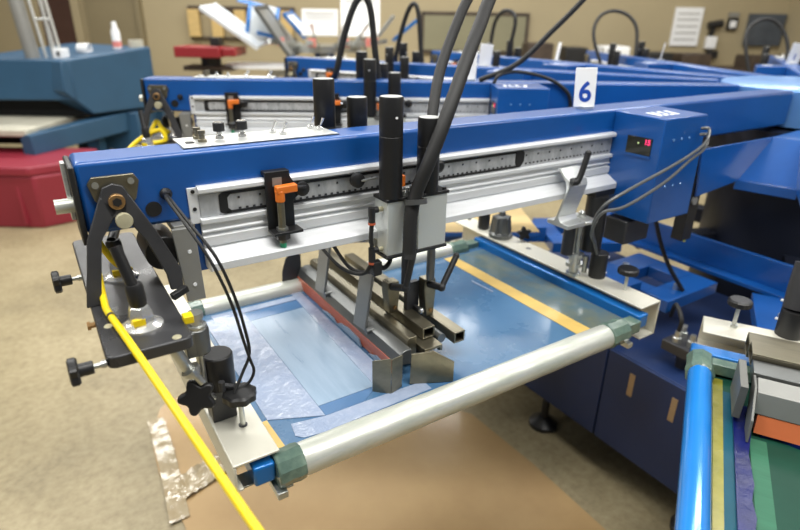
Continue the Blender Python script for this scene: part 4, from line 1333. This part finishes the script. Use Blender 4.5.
def room_prism(mb, poly_sz, t0, t1):
    """Outline in (s, z) extruded from t0 to t1."""
    A = [mb.bm.verts.new(room(s_, t0, z_)) for s_, z_ in poly_sz]
    B = [mb.bm.verts.new(room(s_, t1, z_)) for s_, z_ in poly_sz]
    mb.face(A[::-1])
    mb.face(B)
    n = len(poly_sz)
    for k in range(n):
        mb.face([A[k], A[(k + 1) % n], B[(k + 1) % n], B[k]])
    return mb


def rthing(name, label, cat, s, t, z, group=None):
    return thing(name, label, cat, tuple(room(s, t, z)), group)


dry = rthing('conveyor_dryer', 'big teal conveyor dryer with a pale belt, at the left behind the red tote', 'conveyor dryer', -2.4, 4.6, 0)
room_prism(MB(), [(-4.6, 1.01), (-2.45, 1.03), (-2.45, 0.74), (-4.6, 0.72)], 4.35, 4.9).build('tunnel', M['teal'], dry, 0.01)
hd_ = MB()
prof_ = [(-2.484, 4.30, 1.023), (-2.112, 5.0, 1.098), (-2.112, 5.0, 0.62), (-2.40, 4.46, 0.625), (-2.497, 4.285, 0.81)]
A = [hd_.bm.verts.new(room(*p_)) for p_ in prof_]
B = [hd_.bm.verts.new(room(p_[0] - 0.9, p_[1] + 0.48, p_[2])) for p_ in prof_]
hd_.face(A)
hd_.face(B[::-1])
for k in range(5):
    hd_.face([A[k], B[k], B[(k + 1) % 5], A[(k + 1) % 5]])
hd_.build('exhaust_hood', M['teal'], dry, 0.01)
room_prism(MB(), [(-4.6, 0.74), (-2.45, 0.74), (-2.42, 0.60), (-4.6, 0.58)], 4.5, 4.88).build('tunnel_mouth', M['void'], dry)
room_box(MB(), -4.6, -2.60, 3.90, 4.9, 0.55, 0.60).build('belt', M['belt'], dry, 0.01)
mb = MB()
A = [room(-2.56, 3.88, 0.425), room(-2.56, 3.88, 0.565), room(-2.28, 4.75, 0.60), room(-2.28, 4.75, 0.45)]
mb.slab(A, 0.10)
mb.build('side_frame', M['teal'], dry, 0.006)
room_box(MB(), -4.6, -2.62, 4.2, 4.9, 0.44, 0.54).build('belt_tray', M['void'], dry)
for s_, t_ in ((-2.50, 4.6), (-2.20, 5.2), (-4.2, 4.5)):
    room_box(MB(), s_ - 0.05, s_ + 0.05, t_ - 0.05, t_ + 0.05, 0.0, 0.56).build('leg', M['teal'], dry, 0.005)
room_box(MB(), -2.75, -2.20, 4.75, 5.3, 0.25, 0.60).build('drive_box', M['teal'], dry, 0.01)
# things on the dryer
d_ = rthing('exhaust_duct', 'silver vertical exhaust duct rising from the dryer at the far left', 'duct', -2.86, 4.5, 1.02)
MB().cyl(room(-2.80, 4.5, 1.02), room(-2.89, 4.5, 2.2), 0.05, 24).build('pipe', M['grey'], d_)
d_ = rthing('wire_stand', 'thin silver wire stand on the dryer beside the duct', 'stand', -2.62, 4.5, 1.03)
mb = MB()
for s0, s1 in ((-2.70, -2.78), (-2.64, -2.66), (-2.58, -2.66), (-2.62, -2.70)):
    mb.cyl(room(s0, 4.5, 1.03), room(s1, 4.5, 1.9), 0.011, 8)
mb.cyl(room(-2.73, 4.5, 1.30), room(-2.61, 4.5, 1.30), 0.009, 8)
mb.build('wire_frame', M['alu'], d_)
b_ = rthing('spray_bottle', 'white spray can with a red band standing on the dryer', 'bottle', -2.36, 4.93, 1.06)
q = room(-2.36, 4.95, 1.074)
MB().lathe(q, (0, 0, 1), [(0, 0), (0.034, 0), (0.034, 0.14), (0.022, 0.165), (0.018, 0.205), (0.012, 0.212), (0, 0.212)], 18).build('can', M['white'], b_)
MB().lathe(q, (0, 0, 1), [(0.0348, 0.02), (0.0348, 0.065)], 18).build('band', M['pink'], b_)
b_ = rthing('paper_cup', 'crumpled white paper cup lying on top of the dryer', 'cup', -2.52, 4.75, 1.05)
MB().lathe(room(-2.58, 4.75, 1.09), ri * 0.9 + Vector((0, 0, -0.1)), [(0, 0), (0.035, 0), (0.048, 0.09), (0.042, 0.09), (0, 0.02)], 16).build('cup', M['white'], b_)
b_ = rthing('switch_box', 'small white switch box on the rear edge of the dryer top', 'switch box', -2.58, 4.5, 1.03)
room_box(MB(), -2.62, -2.54, 4.46, 4.54, 1.028, 1.10).build('case', M['white'], b_, 0.004)
room_box(MB(), -2.59, -2.57, 4.452, 4.46, 1.05, 1.08).build('switch', M['black'], b_)
b_ = rthing('tape_roll', 'cream roll of tape on the right end of the dryer top', 'tape roll', -2.24, 5.0, 1.06)
MB().lathe(room(-2.24, 5.03, 1.088), (0, 0, 1), [(0.03, 0), (0.058, 0), (0.058, 0.06), (0.03, 0.06), (0.03, 0)], 22).build('roll', M['belt'], b_)

# red tote under the dryer
bn = rthing('plastic_tote', 'maroon plastic tote on the floor in front of the dryer', 'tote', -2.7, 3.9, 0)


def frustum(mb, s0, s1, t0, t1, z0, z1, dr, ch=0.14):
    def ringp(d, z):
        a0, a1, b0, b1 = s0 - d, s1 + d, t0 - d, t1 + d
        return [(a0, b0, z), (a1 - ch, b0, z), (a1, b0 + ch, z), (a1, b1, z), (a0, b1, z)]
    A = [mb.bm.verts.new(room(*p)) for p in ringp(0, z0)]
    B = [mb.bm.verts.new(room(*p)) for p in ringp(dr, z1)]
    mb.face(A[::-1])
    mb.face(B)
    for k in range(len(A)):
        mb.face([A[k], A[(k + 1) % len(A)], B[(k + 1) % len(A)], B[k]])
    return mb


frustum(MB(), -3.3, -2.28, 3.58, 4.10, 0.0, 0.365, 0.03).build('body', M['red'], bn, 0.015)
frustum(MB(), -3.32, -2.25, 3.54, 4.14, 0.365, 0.43, 0.0, 0.16).build('rim', M['red'], bn, 0.015)
for s_ in (-2.52, -2.80, -3.1):
    room_box(MB(), s_ - 0.012, s_ + 0.012, 3.555, 3.60, 0.03, 0.30).build('rib', M['red'], bn, 0.004)

# ------------------------------------------------------------------ flash dryer and manual press at the back
fl_ = rthing('flash_dryer', 'flat dark red flash dryer on a black post behind the second arm', 'flash dryer', -1.76, 5.4, 0)
room_box(MB(), -2.0, -1.60, 5.2, 5.6, 1.005, 1.095).build('heater_head', M['redpaint'], fl_, 0.01)
room_box(MB(), -1.60, -1.48, 5.25, 5.65, 1.015, 1.085).build('end_cap', M['redpaint'], fl_, 0.01)
MB().cyl(room(-1.76, 5.45, 0.06), room(-1.76, 5.45, 1.005), 0.09, 16).build('post', M['black'], fl_)
room_box(MB(), -2.05, -1.45, 5.2, 5.6, 0.0, 0.07).build('foot', M['black'], fl_, 0.01)
room_box(MB(), -1.99, -1.55, 5.35, 5.6, 0.885, 0.925).build('bracket', M['darkstuff'], fl_, 0.005)
room_box(MB(), -1.70, -1.62, 5.28, 5.42, 1.10, 1.17).build('switch', M['black'], fl_, 0.004)

mp = rthing('manual_press', 'hand-operated carousel press with silver arms at the back of the workshop', 'manual press', -0.8, 5.9, 0)
MB().cyl(room(-0.78, 5.9, 0), room(-0.78, 5.9, 1.08), 0.10, 20).build('column', M['navy'], mp)
MB().cyl(room(-0.78, 5.9, 1.04), room(-0.78, 5.9, 1.10), 0.34, 28).build('head_plate', M['zinc'], mp)
mb = MB()
for k in range(4):
    ang = math.radians(20 + k * 90)
    mb.bar(room(-0.78, 5.9, 0.05), room(-0.78 + 0.6 * math.cos(ang), 5.9 + 0.6 * math.sin(ang), 0.05), 0.08, 0.08)
mb.build('floor_foot', M['navy'], mp)
for ang in (160, 190, 225, 265, 300, 335, 10):
    a = math.radians(ang)
    c_, s_ = math.cos(a), math.sin(a)
    ar = MB()
    ar.bar(room(-0.78 + 0.28 * c_, 5.9 + 0.28 * s_, 1.10), room(-0.78 + 0.62 * c_, 5.9 + 0.62 * s_, 1.14), 0.05, 0.04)
    ar.cyl(room(-0.78 + 0.34 * c_, 5.9 + 0.34 * s_, 1.12), room(-0.78 + 0.50 * c_, 5.9 + 0.50 * s_, 1.30), 0.014, 10)
    ar.cyl(room(-0.78 + 0.40 * c_, 5.9 + 0.40 * s_, 1.05), room(-0.78 + 0.40 * c_, 5.9 + 0.40 * s_, 1.20), 0.018, 10)
    arm_ = ar.build('print_arm', M['zinc'], mp)
    MB().cyl(room(-0.78 + 0.50 * c_, 5.9 + 0.50 * s_, 1.10), room(-0.78 + 0.50 * c_, 5.9 + 0.50 * s_, 1.17), 0.035, 12).build('handle', M['pink'], arm_)
wp = rthing('shirt_board', 'white rounded shirt board on the manual press, above the second print arm', 'shirt board', -1.29, 5.55, 0.84)
mb = MB()
pts = []
for k in range(36):
    a = 2 * math.pi * k / 36
    pts.append(room(-1.27 + 0.40 * math.copysign(abs(math.cos(a)) ** 0.6, math.cos(a)), 5.60 + 0.24 * math.copysign(abs(math.sin(a)) ** 0.6, math.sin(a)), 0.905))
mb.slab(pts, 0.030)
mb.build('board', M['white'], wp)
mb = MB()
mb.bar(room(-1.27, 5.6, 0.85), room(-0.86, 5.85, 0.85), 0.06, 0.05)
mb.build('board_arm', M['zinc'], wp)


def tilted_screen(label, c, ux, uy, w, h, m_, fm):
    """A raised screen: frame of four bars and a mesh panel."""
    ux, uy = Vector(ux).normalized(), Vector(uy).normalized()
    t = thing('raised_screen', label, 'screen', tuple(c), 'raised screens on the manual press')
    c = Vector(c)
    mb = MB()
    for sgn in (-1, 1):
        mb.obox(c + uy * sgn * h / 2, (w + 0.03, 0.03, 0.03), ux, uy)
        mb.obox(c + ux * sgn * w / 2, (0.03, h - 0.03, 0.03), ux, uy)
    mb.build('frame', fm, t, 0.002)
    MB().obox(c, (w - 0.03, h - 0.03, 0.004), ux, uy).build('mesh_panel', m_, t)
    return t


fwd = Vector((math.sin(YAW), math.cos(YAW), 0))
UP = Vector((0, 0, 1))
tilted_screen('pale raised screen seen edge-on, leftmost on the manual press', room(-1.55, 5.60, 1.26), ri * 0.82 - UP * 0.56, fwd + UP * 0.1, 0.55, 0.42, M['glassy'], M['glassy'])
tilted_screen('blue-topped raised screen, second from the left on the manual press', room(-1.33, 5.75, 1.31), ri + fwd * 0.4 - UP * 0.25, UP * 0.8 - ri * 0.45, 0.26, 0.32, M['glassy'], M['anod'])
tilted_screen('grey slanting raised screen, third from the left on the manual press', room(-1.16, 5.60, 1.22), ri * 0.55 - UP * 0.80, fwd + UP * 0.1, 0.48, 0.40, M['grey'], M['steel'])
tilted_screen('small slanting screen with a blue edge, left of the square white screen', room(-1.03, 5.9, 1.28), ri * 0.65 - UP * 0.70, fwd + UP * 0.1, 0.25, 0.35, M['screenwhite'], M['anod'])
tilted_screen('upright square white screen in the middle of the manual press', room(-0.775, 5.62, 1.30), ri, UP + fwd * 0.25, 0.30, 0.20, M['screenwhite'], M['screenwhite'])
tilted_screen('tall white screen behind the thick hose, right of the square white screen', room(-0.42, 5.85, 1.36), ri, UP + fwd * 0.25, 0.34, 0.34, M['screenwhite'], M['screenwhite'])
tilted_screen('small white screen slanting up to the right, rightmost on the manual press', room(-0.17, 5.8, 1.28), ri * 0.6 + UP * 0.75, fwd, 0.20, 0.30, M['screenwhite'], M['zinc'])
tilted_screen('blue-edged screen slanting up to the right behind the rightmost white one', room(0.02, 6.0, 1.25), ri * 0.75 + UP * 0.6, fwd, 0.30, 0.30, M['glassy'], M['anod'])

# ------------------------------------------------------------------ wall things
rk = rthing('wall_rack', 'dark hanging rack on the back wall above the flash dryer', 'rack', -2.1, 7.9, 1.0)
room_box(room_box(MB(), -2.80, -1.42, 7.95, 7.99, 1.40, 1.46), -2.80, -1.42, 7.95, 7.99, 1.06, 1.09).build('rails', M['darkstuff'], rk)
lab = ['leftmost tan wooden squeegee in the wall rack', 'second tan wooden squeegee from the left in the wall rack', 'third tan wooden squeegee from the left in the wall rack', 'rightmost tan wooden squeegee in the wall rack']
for s_, l_ in zip((-2.72, -2.42, -2.12, -1.52), lab):
    o = room_box(MB(), s_ - 0.07, s_ + 0.07, 7.88, 7.95, 1.09, 1.42).build('wooden_squeegee', M['wood'], None, 0.004)
    tag(o, l_, 'squeegee', 'wooden squeegees in the wall rack')
bd = rthing('notice_board', 'grey-green board on the back wall behind the thick hoses', 'board', 0.92, 7.95, 0.9)
room_box(MB(), 0.26, 1.58, 7.955, 7.985, 0.98, 1.40).build('panel', M['boardgreen'], bd)
mb = MB()
for a in ((0.22, 1.62, 1.40, 1.44), (0.22, 1.62, 0.94, 0.98), (0.22, 0.26, 0.98, 1.40), (1.58, 1.62, 0.98, 1.40)):
    room_box(mb, a[0], a[1], 7.95, 7.99, a[2], a[3])
mb.build('frame', M['darkstuff'], bd)
pp = rthing('notice_paper', 'pale sheets of paper pinned to the back wall, right of centre', 'paper', 3.68, 7.98, 1.07)
room_box(MB(), 3.50, 3.86, 7.97, 7.995, 1.08, 1.54).build('sheet', M['white'], pp)
mb = MB()
for z_ in (1.15, 1.23, 1.31, 1.39, 1.46):
    room_box(mb, 3.54, 3.82, 7.966, 7.97, z_, z_ + 0.012)
mb.build('ruled_lines', M['grey'], pp)
mn = struct('window_1', room_box(MB(), 4.46, 4.92, 7.94, 7.99, 1.10, 1.48), M['glass'])
gh = rthing('heat_gun', 'black heat gun hanging on the wall beside the papers', 'heat gun', 4.02, 7.9, 1.28)
mb = MB()
mb.cyl(room(3.95, 7.95, 1.33), room(4.12, 7.95, 1.36), 0.045, 14)
mb.bar(room(4.02, 7.95, 1.33), room(4.0, 7.95, 1.20), 0.05, 0.05)
mb.build('body', M['black'], gh)
wb = rthing('wall_dispenser', 'white dispenser on the back wall under the heat gun', 'dispenser', 4.02, 7.9, 1.0)
room_box(MB(), 3.96, 4.08, 7.90, 7.99, 1.05, 1.20).build('case', M['white'], wb, 0.01)
room_box(MB(), 4.0, 4.12, 7.88, 7.99, 0.93, 1.03).build('tray', M['black'], wb, 0.01)
pc = rthing('wall_photo', 'small framed photo on the wall, left of the dark window', 'photo', 4.26, 7.97, 1.28)
room_box(MB(), 4.20, 4.33, 7.96, 7.99, 1.28, 1.42).build('frame', M['black'], pc)
room_box(MB(), 4.225, 4.305, 7.955, 7.96, 1.31, 1.39).build('print', M['white'], pc)
room_box(MB(), 4.20, 4.33, 7.97, 7.99, 1.43, 1.49).build('caption_sheet', M['grey'], pc)
wt = rthing('workbench', 'low dark workbench along the back wall, beyond the blue arms', 'workbench', 3.3, 7.3, 0)
room_box(MB(), 1.3, 4.85, 7.0, 7.7, 0.80, 0.86).build('top', M['darkstuff'], wt, 0.005)
for s_ in (1.4, 3.0, 4.75):
    room_box(MB(), s_ - 0.05, s_ + 0.05, 7.1, 7.6, 0.0, 0.80).build('leg', M['darkstuff'], wt)
bl = [(1.62, 0.30, 0.24, 'darkstuff', 'dark box at the left end of the workbench'), (2.05, 0.26, 0.20, 'black', 'black box second from the left on the workbench'), (2.52, 0.30, 0.22, 'white', 'white carton on the workbench beside the black box'),
      (3.05, 0.28, 0.16, 'black', 'low black case in the middle of the workbench'), (3.48, 0.34, 0.15, 'darkstuff', 'brown box on the workbench under the papers'), (4.35, 0.42, 0.14, 'darkstuff', 'long dark box at the right end of the workbench')]
for s_, w_, h_, m_, l_ in bl:
    t = rthing('storage_box', l_, 'box', s_, 7.3, 0.86, 'boxes on the workbench')
    room_box(MB(), s_ - w_ / 2, s_ + w_ / 2, 7.1, 7.5, 0.86, 0.86 + h_).build('carton', M[m_], t, 0.008)
    room_box(MB(), s_ - w_ / 2 + 0.01, s_ + w_ / 2 - 0.01, 7.11, 7.49, 0.86 + h_, 0.868 + h_).build('lid', M[m_], t, 0.003)

for o in list(bpy.data.objects):
    if '_base' in o:
        del o['_base']
